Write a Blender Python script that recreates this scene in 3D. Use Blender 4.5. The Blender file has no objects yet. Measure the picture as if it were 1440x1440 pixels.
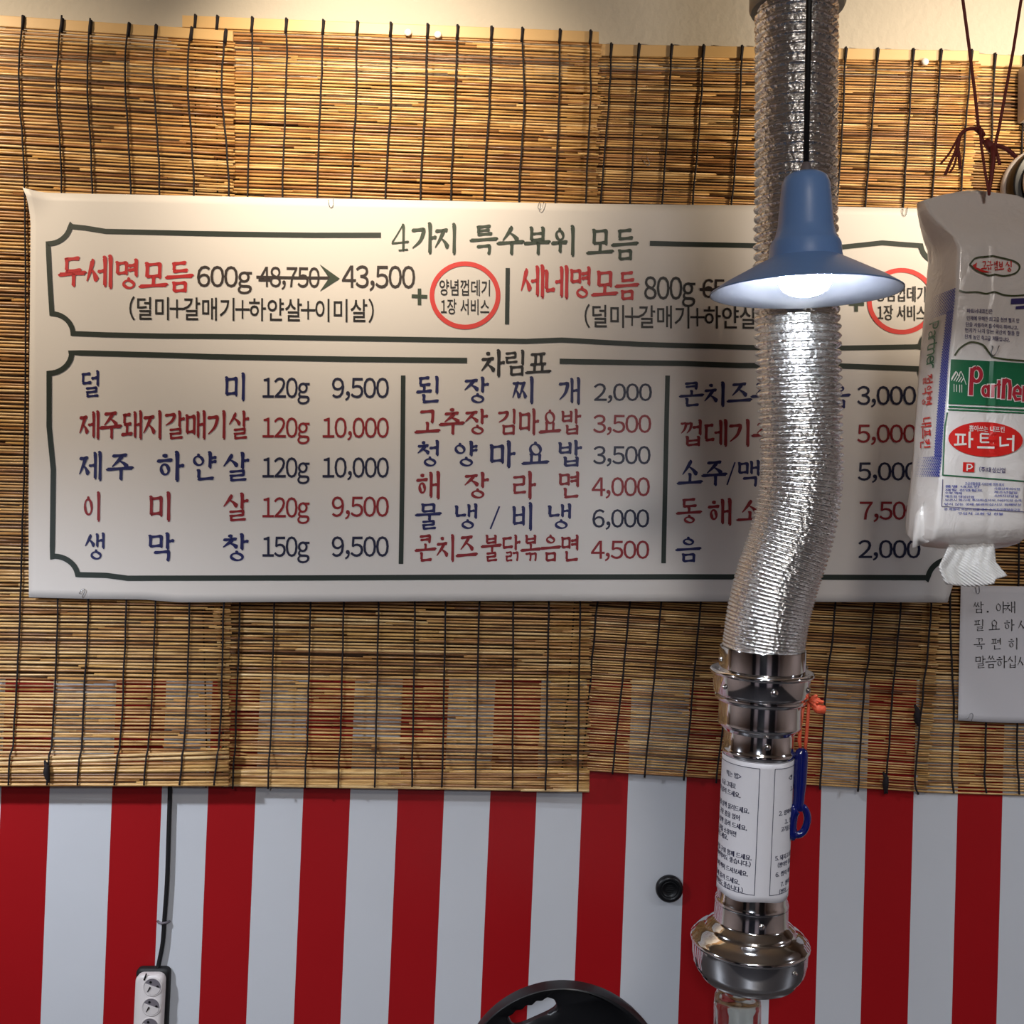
import bpy, bmesh, math, random
from mathutils import Vector, Matrix, noise
random.seed(7)
SC = bpy.context.scene
COL = SC.collection
PI = math.pi

# ------------------------------------------------------------------ camera, world, lights, exposure
F = 1444.0                      # focal length in pixels of the 1440 frame
CAM = Vector((0.0, -1.877, 1.60))
PITCH = math.radians(-1.6)
cam = bpy.data.cameras.new('camera'); cam.sensor_width = 36; cam.lens = 36 * F / 1440
cam.clip_start = 0.05
cam_o = bpy.data.objects.new('camera', cam); COL.objects.link(cam_o)
cam_o.location = CAM; cam_o.rotation_euler = (PI / 2 + PITCH, 0, 0)
SC.camera = cam_o

SC.view_settings.view_transform = 'Standard'
SC.view_settings.look = 'None'
SC.view_settings.gamma = 1.0
SC.view_settings.use_curve_mapping = False
SC.view_settings.exposure = 0.30

world = bpy.data.worlds.new('world'); SC.world = world; world.use_nodes = True
world.node_tree.nodes['Background'].inputs[0].default_value = (0.80, 0.85, 1.0, 1)
world.node_tree.nodes['Background'].inputs[1].default_value = 0.02

def light(name, kind, loc, target, energy, color, **kw):
    l = bpy.data.lights.new(name, kind); l.energy = energy; l.color = color
    for k, v in kw.items(): setattr(l, k, v)
    o = bpy.data.objects.new(name, l); COL.objects.link(o)
    o.location = loc
    d = Vector(target) - Vector(loc)
    o.rotation_euler = d.to_track_quat('-Z', 'Y').to_euler()
    return o
WARM = (1.0, 0.83, 0.61)
COOL = (0.84, 0.90, 1.0)
# warm ceiling downlights that wash the top of the wall
light('downlight_center', 'SPOT', (-0.31, -0.75, 2.64), (-0.25, 0.0, 2.22), 54, WARM, spot_size=math.radians(64), spot_blend=1.0, shadow_soft_size=0.035)
light('downlight_right', 'SPOT', (1.05, -0.75, 2.60), (0.82, 0.0, 2.2), 26, WARM, spot_size=math.radians(58), spot_blend=1.0, shadow_soft_size=0.035)
light('downlight_left', 'SPOT', (-1.40, -0.75, 2.64), (-1.0, 0.0, 2.14), 48, WARM, spot_size=math.radians(64), spot_blend=1.0, shadow_soft_size=0.04)
light('wall_spotlight_right', 'SPOT', (1.95, -1.05, 1.97), (0.92, 0.0, 2.24), 125, WARM, spot_size=math.radians(40), spot_blend=0.8, shadow_soft_size=0.02)
light('fill_light', 'AREA', (0.3, -2.9, 2.66), (0.6, -0.6, 1.9), 16, (1.0, 0.93, 0.86), shape='DISK', size=0.35)  # unseen fill, added to brighten the lamp shade, bag and hose
# the shaded pendant lamps over the neighbouring tables: they throw their light down only
light('pendant_light_left', 'SPOT', (-1.25, -0.95, 1.82), (-1.25, -0.95, 0.0), 56, COOL, spot_size=math.radians(172), spot_blend=0.75, shadow_soft_size=0.04)
light('pendant_light_right', 'SPOT', (1.75, -0.95, 1.82), (1.75, -0.95, 0.0), 22, COOL, spot_size=math.radians(172), spot_blend=0.75, shadow_soft_size=0.04)
light('pendant_light_front', 'SPOT', (-0.1, -2.5, 1.95), (-0.1, -2.5, 0.0), 80, COOL, spot_size=math.radians(174), spot_blend=0.75, shadow_soft_size=0.05)

# ------------------------------------------------------------------ helpers
def S(r, g, b):
    def f(c):
        c /= 255.0
        return c / 12.92 if c <= 0.04045 else ((c + 0.055) / 1.055) ** 2.4
    return (f(r), f(g), f(b), 1.0)

_cp, _sp = math.cos(PITCH), math.sin(PITCH)
def ray(px, py):
    x = (px - 720) / F; u = (720 - py) / F
    # camera axes: right = X, forward = (0,cos,sin), up = (0,-sin,cos)
    return Vector((x, _cp - u * _sp, _sp + u * _cp))
def at(px, py, y):
    """point of the plane y = const that the photograph shows at pixel px,py"""
    d = ray(px, py); t = (y - CAM.y) / d.y
    return CAM + d * t

def mat(name, color, rough=0.5, metal=0.0, spec=0.5, coat=0.0, bump=None, var=None):
    m = bpy.data.materials.new(name); m.use_nodes = True
    nt = m.node_tree; b = nt.nodes['Principled BSDF']
    b.inputs['Base Color'].default_value = color
    b.inputs['Roughness'].default_value = rough
    b.inputs['Metallic'].default_value = metal
    b.inputs['Specular IOR Level'].default_value = spec
    b.inputs['Coat Weight'].default_value = coat
    tc = nt.nodes.new('ShaderNodeTexCoord')
    if bump:
        sc, st, dist = bump
        n = nt.nodes.new('ShaderNodeTexNoise'); n.inputs['Scale'].default_value = sc; n.inputs['Detail'].default_value = 4
        bp = nt.nodes.new('ShaderNodeBump'); bp.inputs['Strength'].default_value = st; bp.inputs['Distance'].default_value = dist
        nt.links.new(tc.outputs['Object'], n.inputs['Vector'])
        nt.links.new(n.outputs['Fac'], bp.inputs['Height'])
        nt.links.new(bp.outputs['Normal'], b.inputs['Normal'])
    if var:
        sc, amt = var
        n = nt.nodes.new('ShaderNodeTexNoise'); n.inputs['Scale'].default_value = sc; n.inputs['Detail'].default_value = 5
        nt.links.new(tc.outputs['Object'], n.inputs['Vector'])
        mx = nt.nodes.new('ShaderNodeMix'); mx.data_type = 'RGBA'
        mx.inputs[6].default_value = tuple(c * (1 - amt) for c in color[:3]) + (1,)
        mx.inputs[7].default_value = tuple(min(1, c * (1 + amt)) for c in color[:3]) + (1,)
        nt.links.new(n.outputs['Fac'], mx.inputs[0])
        nt.links.new(mx.outputs[2], b.inputs['Base Color'])
    return m

def mesh_obj(name, verts, faces, m, parent=None, smooth=False, mats=None, fm=None):
    me = bpy.data.meshes.new(name)
    me.from_pydata([tuple(v) for v in verts], [], faces)
    for mm in (mats or [m]): me.materials.append(mm)
    if fm: me.polygons.foreach_set('material_index', fm)
    if smooth: me.polygons.foreach_set('use_smooth', [True] * len(me.polygons))
    me.update()
    o = bpy.data.objects.new(name, me); COL.objects.link(o)
    if parent is not None:
        o.parent = parent
        o.matrix_parent_inverse = Matrix.Translation(-parent.location)
    return o

def tag(o, label, cat, group=None, kind=None):
    if label: o['label'] = label
    if cat: o['category'] = cat
    if group: o['group'] = group
    if kind: o['kind'] = kind
    return o
def thing(name, loc, label, cat, group=None):
    o = bpy.data.objects.new(name, None); COL.objects.link(o); o.location = loc
    o.empty_display_size = 0.05
    return tag(o, label, cat, group)

class MB:
    """collects shapes into one mesh"""
    def __init__(s): s.v = []; s.f = []; s.m = []
    def add(s, verts, faces, mi=0):
        b = len(s.v); s.v += [Vector(v) for v in verts]
        s.f += [tuple(b + i for i in f) for f in faces]; s.m += [mi] * len(faces)
    def box(s, lo, hi, mi=0, M=None):
        x0, y0, z0 = lo; x1, y1, z1 = hi
        vs = [(x0,y0,z0),(x1,y0,z0),(x1,y1,z0),(x0,y1,z0),(x0,y0,z1),(x1,y0,z1),(x1,y1,z1),(x0,y1,z1)]
        if M: vs = [M @ Vector(v) for v in vs]
        s.add(vs, [(3,2,1,0),(4,5,6,7),(0,1,5,4),(1,2,6,5),(2,3,7,6),(3,0,4,7)], mi)
    def tube(s, pts, r, n=8, mi=0, cap=True, closed=False):
        pts = [Vector(p) for p in pts]; k = len(pts)
        rr = r if isinstance(r, (list, tuple)) else [r] * k
        rings = []; up = Vector((0.3, 0.1, 1)).normalized()
        prev = None
        for i, p in enumerate(pts):
            a = pts[i - 1] if (i > 0 or closed) else p
            b = pts[(i + 1) % k] if (i < k - 1 or closed) else p
            t = (b - a)
            t = t.normalized() if t.length > 1e-9 else Vector((0, 0, 1))
            if prev is None:
                s1 = t.cross(up)
                if s1.length < 0.1: s1 = t.cross(Vector((1, 0, 0)))
                s1.normalize()
            else:
                s1 = (prev - t * prev.dot(t)).normalized()
            prev = s1; s2 = t.cross(s1)
            rings.append([p + (s1 * math.cos(2*PI*j/n) + s2 * math.sin(2*PI*j/n)) * rr[i] for j in range(n)])
        vs = [v for R in rings for v in R]; fs = []
        for i in range(k if closed else k - 1):
            i2 = (i + 1) % k
            for j in range(n):
                j2 = (j + 1) % n
                fs.append((i*n+j, i*n+j2, i2*n+j2, i2*n+j))
        if cap and not closed:
            fs.append(tuple(range(n))[::-1]); fs.append(tuple((k-1)*n + j for j in range(n)))
        s.add(vs, fs, mi)
    def lathe(s, prof, o, ax, n=64, mi=0, closed=False):
        """prof = [(distance along the axis, radius)]"""
        o = Vector(o); ax = Vector(ax).normalized()
        e1 = ax.cross(Vector((0, 1, 0.0)) if abs(ax.y) < .8 else Vector((0, 0, 1.0)));  e1.normalize(); e2 = ax.cross(e1)
        vs = []; fs = []
        for (t, r) in prof:
            for j in range(n):
                a = 2*PI*j/n
                vs.append(o + ax*t + (e1*math.cos(a) + e2*math.sin(a))*r)
        k = len(prof)
        for i in range(k if closed else k - 1):
            i2 = (i + 1) % k
            for j in range(n):
                j2 = (j + 1) % n
                fs.append((i*n+j, i*n+j2, i2*n+j2, i2*n+j))
        s.add(vs, fs, mi)
    def grid(s, rows, mi=0):
        """rows = list of equally long lists of points"""
        n = len(rows[0]); vs = [p for r in rows for p in r]; fs = []
        for i in range(len(rows)-1):
            for j in range(n-1):
                fs.append((i*n+j, i*n+j+1, (i+1)*n+j+1, (i+1)*n+j))
        s.add(vs, fs, mi)
    def build(s, name, m, parent=None, smooth=False, mats=None):
        return mesh_obj(name, s.v, s.f, m, parent, smooth, mats, s.m if mats else None)

def smooth_angle(o, deg=35):
    me = o.data
    me.polygons.foreach_set('use_smooth', [True] * len(me.polygons))
    me.set_sharp_from_angle(angle=math.radians(deg))
def mod_bevel(o, w, seg=3):
    b = o.modifiers.new('bevel', 'BEVEL'); b.width = w; b.segments = seg; b.limit_method = 'ANGLE'; b.angle_limit = math.radians(35)
def mod_solid(o, t, off=0):
    b = o.modifiers.new('solid', 'SOLIDIFY'); b.thickness = t; b.offset = off

def crom(pts, n):
    """Catmull-Rom through pts, n samples per span"""
    P = [pts[0]] + list(pts) + [pts[-1]]; out = []
    L = len(pts[0])
    for i in range(1, len(P) - 2):
        p0, p1, p2, p3 = P[i-1], P[i], P[i+1], P[i+2]
        for k in range(n):
            t = k / n
            out.append(tuple(0.5*((2*p1[c]) + (-p0[c]+p2[c])*t + (2*p0[c]-5*p1[c]+4*p2[c]-p3[c])*t*t + (-p0[c]+3*p1[c]-3*p2[c]+p3[c])*t**3) for c in range(L)))
    out.append(tuple(pts[-1]))
    return out
def lerp(a, b, t): return a + (b - a) * t
def interp(tab, x):
    if x <= tab[0][0]: return tab[0][1]
    for (x0, y0), (x1, y1) in zip(tab, tab[1:]):
        if x <= x1: return lerp(y0, y1, (x - x0) / (x1 - x0))
    return tab[-1][1]

# ------------------------------------------------------------------ lettering: plain sans glyphs
_G = {}
WIDE = {c: chr(ord(c) + 0xFEE0) for c in '0123456789g+()/,.<>Partne'}
ADV = {',': .27, '.': .27, '(': .34, ')': .34, '+': .58, '/': .42, ' ': .30, '<': .55, '>': .55, '1': .56, 'P': .60, 'a': .55, 'r': .38, 't': .36, 'n': .58, 'e': .55}
def glyph(ch):
    if ch in _G: return _G[ch]
    cu = bpy.data.curves.new('glyph', 'FONT'); cu.body = WIDE.get(ch, ch); cu.resolution_u = 3; cu.offset = .009
    o = bpy.data.objects.new('glyph', cu); COL.objects.link(o)
    me = bpy.data.meshes.new_from_object(o.evaluated_get(bpy.context.evaluated_depsgraph_get()))
    vs = [(v.co.x, v.co.y) for v in me.vertices]; fs = [tuple(p.vertices) for p in me.polygons]
    bpy.data.objects.remove(o); bpy.data.meshes.remove(me); bpy.data.curves.remove(cu)
    _G[ch] = (vs, fs)
    return _G[ch]
def sans(text):
    """2-D verts and faces of a line of sans text, one em high"""
    V = []; Fa = []; x = 0
    for ch in text:
        if ch == ' ': x += .30; continue
        vs, fs = glyph(ch)
        if ch in WIDE:
            adv = ADV.get(ch, .555); x0 = min(v[0] for v in vs); x1 = max(v[0] for v in vs)
            dx = x + (adv - (x1 - x0)) / 2 - x0
        else:
            adv = .92; dx = x
        b = len(V); V += [(vx + dx, vy) for vx, vy in vs]; Fa += [tuple(b + i for i in f) for f in fs]
        x += adv
    return V, Fa

# ------------------------------------------------------------------ lettering: brush-written hangul, built stroke by stroke
def brush(pts, w, n=5):
    """variable-width stroke; pts (x,y), w widths; returns verts, faces"""
    P = crom([(p[0], p[1], ww) for p, ww in zip(pts, w)], n) if len(pts) > 2 else [(lerp(pts[0][0], pts[1][0], t/4), lerp(pts[0][1], pts[1][1], t/4), lerp(w[0], w[1], t/4)) for t in range(5)]
    V = []; Fa = []
    for i, (x, y, ww) in enumerate(P):
        a = P[max(0, i-1)]; b = P[min(len(P)-1, i+1)]
        tx, ty = b[0]-a[0], b[1]-a[1]; L = math.hypot(tx, ty) or 1
        nx, ny = -ty/L, tx/L
        V += [(x + nx*ww/2, y + ny*ww/2), (x - nx*ww/2, y - ny*ww/2)]
    for i in range(len(P)-1): Fa.append((2*i+1, 2*i+3, 2*i+2, 2*i))
    return V, Fa
def disc(x, y, r):
    V = [(x + r*math.cos(a*PI/4), y + r*math.sin(a*PI/4)) for a in range(8)]
    return V, [tuple(range(8))]

INI = 'ㄱㄲㄴㄷㄸㄹㅁㅂㅃㅅㅆㅇㅈㅉㅊㅋㅌㅍㅎ'
VOW = 'ㅏㅐㅑㅒㅓㅔㅕㅖㅗㅘㅙㅚㅛㅜㅝㅞㅟㅠㅡㅢㅣ'
FIN = ['', 'ㄱ', 'ㄲ', 'ㄳ', 'ㄴ', 'ㄵ', 'ㄶ', 'ㄷ', 'ㄹ', 'ㄺ', 'ㄻ', 'ㄼ', 'ㄽ', 'ㄾ', 'ㄿ', 'ㅀ', 'ㅁ', 'ㅂ', 'ㅄ', 'ㅅ', 'ㅆ', 'ㅇ', 'ㅈ', 'ㅊ', 'ㅋ', 'ㅌ', 'ㅍ', 'ㅎ']

class Ink:
    def __init__(s, W): s.W = W; s.V = []; s.F = []
    def put(s, vf):
        b = len(s.V); s.V += vf[0]; s.F += [tuple(b+i for i in f) for f in vf[1]]
    # strokes get em coordinates
    def H(s, x0, x1, y, k=1.0):
        W = s.W*k; rise = .05*(x1-x0)
        s.put(brush([(x0-.01, y+.015), (x0+.05, y-.005), ((x0+x1)/2, y+rise*.45), (x1-.06, y+rise), (x1, y+rise-.012)], [W*.55, W*.92, W*.72, W*1.0, W*.7]))
    def Vt(s, x, y0, y1, k=1.0, lean=0):
        W = s.W*k; L = y0-y1
        s.put(brush([(x-W*.62, y0+.012), (x-W*.05, y0-.03), (x+W*.05, y0-L*.3), (x, y0-L*.65), (x-.005-lean, y1+.03), (x-.022-lean, y1)], [W*.3, W*1.15, W*.98, W*.95, W*1.0, W*.45]))
    def sweep(s, p0, p1, k=1.0):
        W = s.W*k; (x0, y0), (x1, y1) = p0, p1
        s.put(brush([(x0-.03, y0+.015), (x0+.01, y0-.025), (lerp(x0,x1,.45)+.05*(x0-x1), lerp(y0,y1,.5)), (x1, y1)], [W*.5, W*1.1, W*.85, W*.3]))
    def right(s, p0, p1, k=1.0):
        W = s.W*k; (x0, y0), (x1, y1) = p0, p1
        s.put(brush([(x0, y0), (lerp(x0,x1,.5), lerp(y0,y1,.42)), (lerp(x0,x1,.85), lerp(y0,y1,.88)), (x1, y1)], [W*.35, W*.85, W*1.3, W*.5]))
    def dot(s, x, y, dx, dy, k=1.0):
        W = s.W*k
        s.put(brush([(x, y), (x+dx*.5, y+dy*.45), (x+dx, y+dy)], [W*.5, W*1.05, W*.75]))
    def ring(s, x0, x1, y0, y1, tick=True):
        cx, cy, rx, ry = (x0+x1)/2, (y0+y1)/2, (x1-x0)/2, (y1-y0)/2; V = []; Fa = []
        n = 20
        for i in range(n):
            a = 2*PI*i/n + PI/2
            w = s.W*(.72 + .22*math.cos(2*(a - .5)))
            V += [(cx+rx*math.cos(a), cy+ry*math.sin(a)), (cx+(rx-w)*math.cos(a), cy+(ry-w)*math.sin(a))]
        for i in range(n):
            j = (i+1) % n; Fa.append((2*i, 2*j, 2*j+1, 2*i+1))
        s.put((V, Fa))
        if tick: s.put(brush([(cx-.05, y1+.045), (cx+.0, y1+.01), (cx+.04, y1-.04)], [s.W*.4, s.W*.9, s.W*.4]))
    def jamo(s, c, x0, y0, x1, y1, pos):
        """draw consonant c in the box; pos 'v' beside a vertical vowel, 'h' above a horizontal one, 'f' final"""
        X = lambda u: lerp(x0, x1, u); Y = lambda v: lerp(y0, y1, v)
        if c in 'ㄲㅉㅆㄸㅃ':
            one = {'ㄲ':'ㄱ','ㅉ':'ㅈ','ㅆ':'ㅅ','ㄸ':'ㄷ','ㅃ':'ㅂ'}[c]; w = s.W; s.W *= .85
            s.jamo(one, x0, y0, lerp(x0,x1,.54), y1, pos); s.jamo(one, lerp(x0,x1,.48), y0, x1, y1, pos); s.W = w; return
        if c == 'ㄺ':
            w = s.W; s.W *= .85; s.jamo('ㄹ', x0, y0, lerp(x0,x1,.52), y1, 'f'); s.jamo('ㄱ', lerp(x0,x1,.54), y0, x1, y1, 'f'); s.W = w; return
        if c in 'ㄱㅋ':
            s.H(X(.05), X(.9), Y(.88))
            if pos == 'v':
                s.put(brush([(X(.86), Y(.98)), (X(.84), Y(.75)), (X(.6), Y(.33)), (X(.08), Y(-.02))], [s.W*.8, s.W*1.1, s.W*.85, s.W*.3]))
                if c == 'ㅋ': s.H(X(.1), X(.72), Y(.5), .9)
            else:
                s.Vt(X(.84), Y(.98), Y(.0 if pos == 'f' else .08), .95, .02)
                if c == 'ㅋ': s.H(X(.1), X(.8), Y(.46), .9)
        elif c == 'ㄴ':
            s.Vt(X(.14), Y(1.), Y(.14)); s.H(X(.1), X(1.0), Y(.1))
        elif c in 'ㄷㅌ':
            s.H(X(.1), X(.92), Y(.9)); s.Vt(X(.16), Y(.92), Y(.1), .9); s.H(X(.12), X(1.02), Y(.08))
            if c == 'ㅌ': s.H(X(.18), X(.86), Y(.5), .85)
        elif c == 'ㄹ':
            k = .84
            s.H(X(.08), X(.9), Y(.92), k); s.Vt(X(.84), Y(.96), Y(.5), k); s.H(X(.12), X(.86), Y(.5), k); s.Vt(X(.16), Y(.54), Y(.08), k); s.H(X(.12), X(1.0), Y(.06), k)
        elif c == 'ㅁ':
            s.Vt(X(.14), Y(1.), Y(.02), .95); s.H(X(.14), X(.9), Y(.9), .9); s.Vt(X(.86), Y(.98), Y(-.02), .95); s.H(X(.14), X(.86), Y(.1), .9)
        elif c == 'ㅂ':
            s.Vt(X(.14), Y(1.), Y(.04), .95); s.Vt(X(.86), Y(1.), Y(.0), .95); s.H(X(.16), X(.86), Y(.55), .8); s.H(X(.14), X(.86), Y(.1), .9)
        elif c == 'ㅅ':
            s.sweep((X(.52), Y(1.)), (X(.02), Y(.04))); s.right((X(.44), Y(.62)), (X(.98), Y(.06)))
        elif c == 'ㅇ':
            d = .0
            s.ring(X(.1), X(.9), Y(.0), Y(.92))
        elif c in 'ㅈㅊ':
            t = 1.0
            if c == 'ㅊ': s.dot(X(.36), Y(1.04), X(.3)-X(0), -.015); t = .8
            s.H(X(.06), X(.94), Y(.88*t)); s.sweep((X(.6), Y(.88*t)), (X(.02), Y(.04))); s.right((X(.48), Y(.5*t)), (X(1.0), Y(.04)))
        elif c == 'ㅍ':
            s.H(X(.04), X(.96), Y(.9)); s.Vt(X(.32), Y(.86), Y(.14), .85); s.Vt(X(.68), Y(.86), Y(.14), .85); s.H(X(.0), X(1.), Y(.08))
        elif c == 'ㅎ':
            s.dot(X(.34), Y(1.03), X(.34)-X(0), -.012); s.H(X(.02), X(.98), Y(.76)); s.ring(X(.16), X(.84), Y(.0), Y(.64), False)
    def vowel_v(s, c, x0, x1, y0, y1):
        X = lambda u: lerp(x0, x1, u); m = lerp(y0, y1, .52); d = (y1-y0)*.13
        if c == 'ㅣ': s.Vt(X(.55), y1, y0)
        elif c == 'ㅏ': s.Vt(X(.35), y1, y0); s.H(X(.4), X(1.05), m)
        elif c == 'ㅑ': s.Vt(X(.35), y1, y0); s.H(X(.4), X(1.05), m+d); s.H(X(.4), X(1.05), m-d)
        elif c == 'ㅓ': s.Vt(X(.7), y1, y0); s.H(X(-.1), X(.68), m)
        elif c == 'ㅕ': s.Vt(X(.7), y1, y0); s.H(X(-.1), X(.68), m+d); s.H(X(-.1), X(.68), m-d)
        elif c == 'ㅐ': s.Vt(X(.22), y1-.03, y0+.06, .9); s.H(X(.25), X(.75), m, .85); s.Vt(X(.82), y1, y0, .95)
        elif c == 'ㅔ': s.Vt(X(.42), y1-.03, y0+.06, .9); s.H(X(-.12), X(.4), m, .85); s.Vt(X(.85), y1, y0, .95)
    def vowel_h(s, c, x0, x1, y0, y1):
        X = lambda u: lerp(x0, x1, u); Y = lambda v: lerp(y0, y1, v)
        if c == 'ㅡ': s.H(X(0), X(1), Y(.5), 1.05)
        elif c == 'ㅗ': s.Vt(X(.5), Y(1.), Y(.22), .9); s.H(X(0), X(1), Y(.15), 1.05)
        elif c == 'ㅛ': s.Vt(X(.34), Y(1.), Y(.22), .85); s.Vt(X(.66), Y(1.), Y(.22), .85); s.H(X(0), X(1), Y(.15), 1.05)
        elif c == 'ㅜ': s.H(X(0), X(1), Y(.82), 1.05); s.Vt(X(.54), Y(.85), Y(0), .95)
        elif c == 'ㅠ': s.H(X(0), X(1), Y(.82), 1.05); s.Vt(X(.34), Y(.85), Y(0), .85); s.Vt(X(.68), Y(.85), Y(0), .85)
def hangul(ch, W=.138):
    k = Ink(W)
    if ch == '4':
        k.put(brush([(.62, 1), (.3, .62), (.03, .33)], [.07, .07, .075])); k.H(.02, .95, .3, .7); k.Vt(.66, 1., .02, 1.1); k.H(.4, .92, .02, .6)
        return k.V, k.F
    if ch == '/':
        k.put(brush([(.7, 1), (.3, 0)], [.075, .075])); return k.V, k.F
    c = ord(ch) - 0xAC00; i, v, f = INI[c // 588], VOW[(c % 588) // 28], FIN[c % 28]
    CPX = {'ㅚ': ('ㅗ', 'ㅣ'), 'ㅟ': ('ㅜ', 'ㅣ'), 'ㅙ': ('ㅗ', 'ㅐ'), 'ㅘ': ('ㅗ', 'ㅏ'), 'ㅢ': ('ㅡ', 'ㅣ')}
    if f: k.W *= .92
    if v in 'ㅏㅑㅓㅕㅣㅐㅔ':
        wide = v in 'ㅐㅔ'; ix = .48 if wide else .58; vx = .5 if wide else .62
        if v in 'ㅓㅕ': ix, vx = .52, .58
        if v == 'ㅔ': ix, vx = .42, .5
        if f:
            k.jamo(i, .03, .5, ix, .92, 'v'); k.vowel_v(v, vx, .97, .43, 1.0)
            k.jamo(f, .22, .0, .88, .36, 'f')
        else:
            k.jamo(i, .02, .18, ix, .86, 'v'); k.vowel_v(v, vx, .98, 0, 1.0)
    elif v in CPX:
        h, w = CPX[v]; ix = .5 if w == 'ㅐ' else .6
        if f:
            k.jamo(i, .08, .66, ix-.04, .98, 'h'); k.vowel_h(h, 0, ix+.02, .38, .64); k.vowel_v(w, ix+.04, 1., .36, 1.); k.jamo(f, .2, 0, .9, .3, 'f')
        else:
            k.jamo(i, .08, .5, ix-.04, .92, 'h'); k.vowel_h(h, 0, ix+.02, .1, .5); k.vowel_v(w, ix+.05, 1., 0, 1.)
    else:
        if f:
            k.jamo(i, .2, .68, .8, 1., 'h')
            if v in 'ㅗㅛ': k.vowel_h(v, 0, 1, .38, .66)
            elif v == 'ㅡ': k.vowel_h(v, 0, 1, .38, .62)
            else: k.vowel_h(v, 0, 1, .34, .62)
            k.jamo(f, .22, .0, .8, .32, 'f')
        else:
            k.jamo(i, .18, .48 if v in 'ㅜㅠ' else .42, .82, .98, 'h')
            if v in 'ㅜㅠ': k.vowel_h(v, 0, 1, 0, .5)
            elif v == 'ㅡ': k.vowel_h(v, 0, 1, .05, .38)
            else: k.vowel_h(v, 0, 1, .04, .48)
    return k.V, k.F
for ch in set('600g48,750(덜미+갈매기하얀살이)양념껍데1장서비스23/9<>.Partne'): glyph(ch)

class Print:
    """flat lettering placed in photograph pixels on a surface: surf(px,py) -> point"""
    def __init__(s, surf): s.surf = surf; s.mb = MB()
    def add(s, V, Fa, fit=None):
        s.mb.add([s.surf(x, y) for x, y in V], Fa)
    def fitted(s, V, Fa, x0, x1, y0, y1, skew=0.0, ref=None):
        """scale so the ink of ref (or of V) fills x0..x1, y0(top)..y1(bottom); skew = px drop across the width"""
        R = ref or V
        a0 = min(v[0] for v in V); a1 = max(v[0] for v in V); b0 = min(v[1] for v in R); b1 = max(v[1] for v in R)
        out = []
        for x, y in V:
            u = (x-a0)/(a1-a0); v = (y-b0)/(b1-b0)
            out.append((lerp(x0, x1, u), lerp(y1, y0, v) + skew*u))
        s.add(out, Fa)
    def sans(s, t, x0, x1, y0, y1, skew=0.0, ref=None):
        V, Fa = sans(t); R = None
        if ref: R = sans(ref)[0]
        s.fitted(V, Fa, x0, x1, y0, y1, skew, R)
    def ch(s, c, x0, x1, y0, y1, W=.138):
        V, Fa = hangul(c, W)
        s.add([(lerp(x0, x1, x), lerp(y1, y0, y)) for x, y in V], Fa)
    def word(s, t, x0, x1, y0, y1, W=.138, skew=0.0):
        n = len(t); w = (x1-x0)/n
        for i, c in enumerate(t):
            if c == ' ': continue
            d = skew*i/max(1, n-1)
            s.ch(c, x0+w*i+w*.01, x0+w*(i+1)-w*.01, y0+d, y1+d, W)
    def line(s, pts, w, closed=False):
        q = []
        for a, b in zip(pts, pts[1:]):
            m = max(1, int(math.hypot(b[0]-a[0], b[1]-a[1])/8)); q += [(lerp(a[0], b[0], k/m), lerp(a[1], b[1], k/m)) for k in range(m)]
        P = [Vector(p) for p in q + [pts[-1]]]; n = len(P); V = []; Fa = []
        for i, p in enumerate(P):
            a = P[i-1] if (i > 0 or closed) else P[i]; b = P[(i+1) % n] if (i < n-1 or closed) else P[i]
            d1 = (p-a).normalized() if (p-a).length > 1e-6 else (b-p).normalized()
            d2 = (b-p).normalized() if (b-p).length > 1e-6 else d1
            t = (d1+d2).normalized(); nr = Vector((-t.y, t.x)); k = 1/max(.75, abs(nr.dot(Vector((-d1.y, d1.x)))))
            V += [tuple(p+nr*w/2*k), tuple(p-nr*w/2*k)]
        for i in range(n if closed else n-1):
            j = (i+1) % n; Fa.append((2*i, 2*j, 2*j+1, 2*i+1))
        s.add(V, Fa)
    def build(s, name, m, parent, label=None):
        o = s.mb.build(name, m, parent)
        if label: o['label'] = label
        return o

# ------------------------------------------------------------------ materials
M = {}
M['wall'] = mat('wallpaper', S(190, 182, 168), .75, bump=(70, .35, .004), var=(6, .03))
M['dim_wall'] = mat('painted wall', S(170, 150, 140), .8)
M['ceil'] = mat('ceiling paint', S(190, 180, 165), .85)
M['floor'] = mat('floor tile', S(44, 42, 44), .5, var=(4, .1))
M['red'] = mat('red canvas', S(160, 11, 19), .42, bump=(900, .10, .0005), var=(9, .05))
M['white_canvas'] = mat('white canvas', S(205, 207, 212), .42, bump=(900, .10, .0005), var=(9, .03))
M['vinyl'] = mat('banner vinyl', S(226, 221, 217), .5, spec=.35, var=(3, .015))
M['ink_green'] = mat('dark green ink', S(32, 44, 38), .5)
M['ink_title'] = mat('green ink', S(52, 66, 52), .5)
M['ink_black'] = mat('black ink', S(22, 18, 20), .5)
M['ink_brown'] = mat('brown black ink', S(48, 38, 36), .5)
M['ink_navy'] = mat('navy ink', S(14, 22, 90), .5)
M['ink_navy_dark'] = mat('dark navy ink', S(18, 22, 58), .5)
M['ink_red'] = mat('dark red ink', S(142, 20, 32), .5)
M['ink_crimson'] = mat('crimson ink', S(196, 38, 44), .5)
M['ink_ring'] = mat('light red ink', S(222, 62, 58), .5)
M['cord'] = mat('black cord', S(24, 17, 22), .8)
M['rail'] = mat('bamboo strip', S(206, 168, 112), .45, var=(14, .08))
M['chrome'] = mat('polished steel', (0.72, 0.72, 0.74, 1), .09, 1.0, bump=(20, .03, .002))
M['steel_dull'] = mat('galvanised steel', (0.45, 0.45, 0.46, 1), .35, .9)
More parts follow.
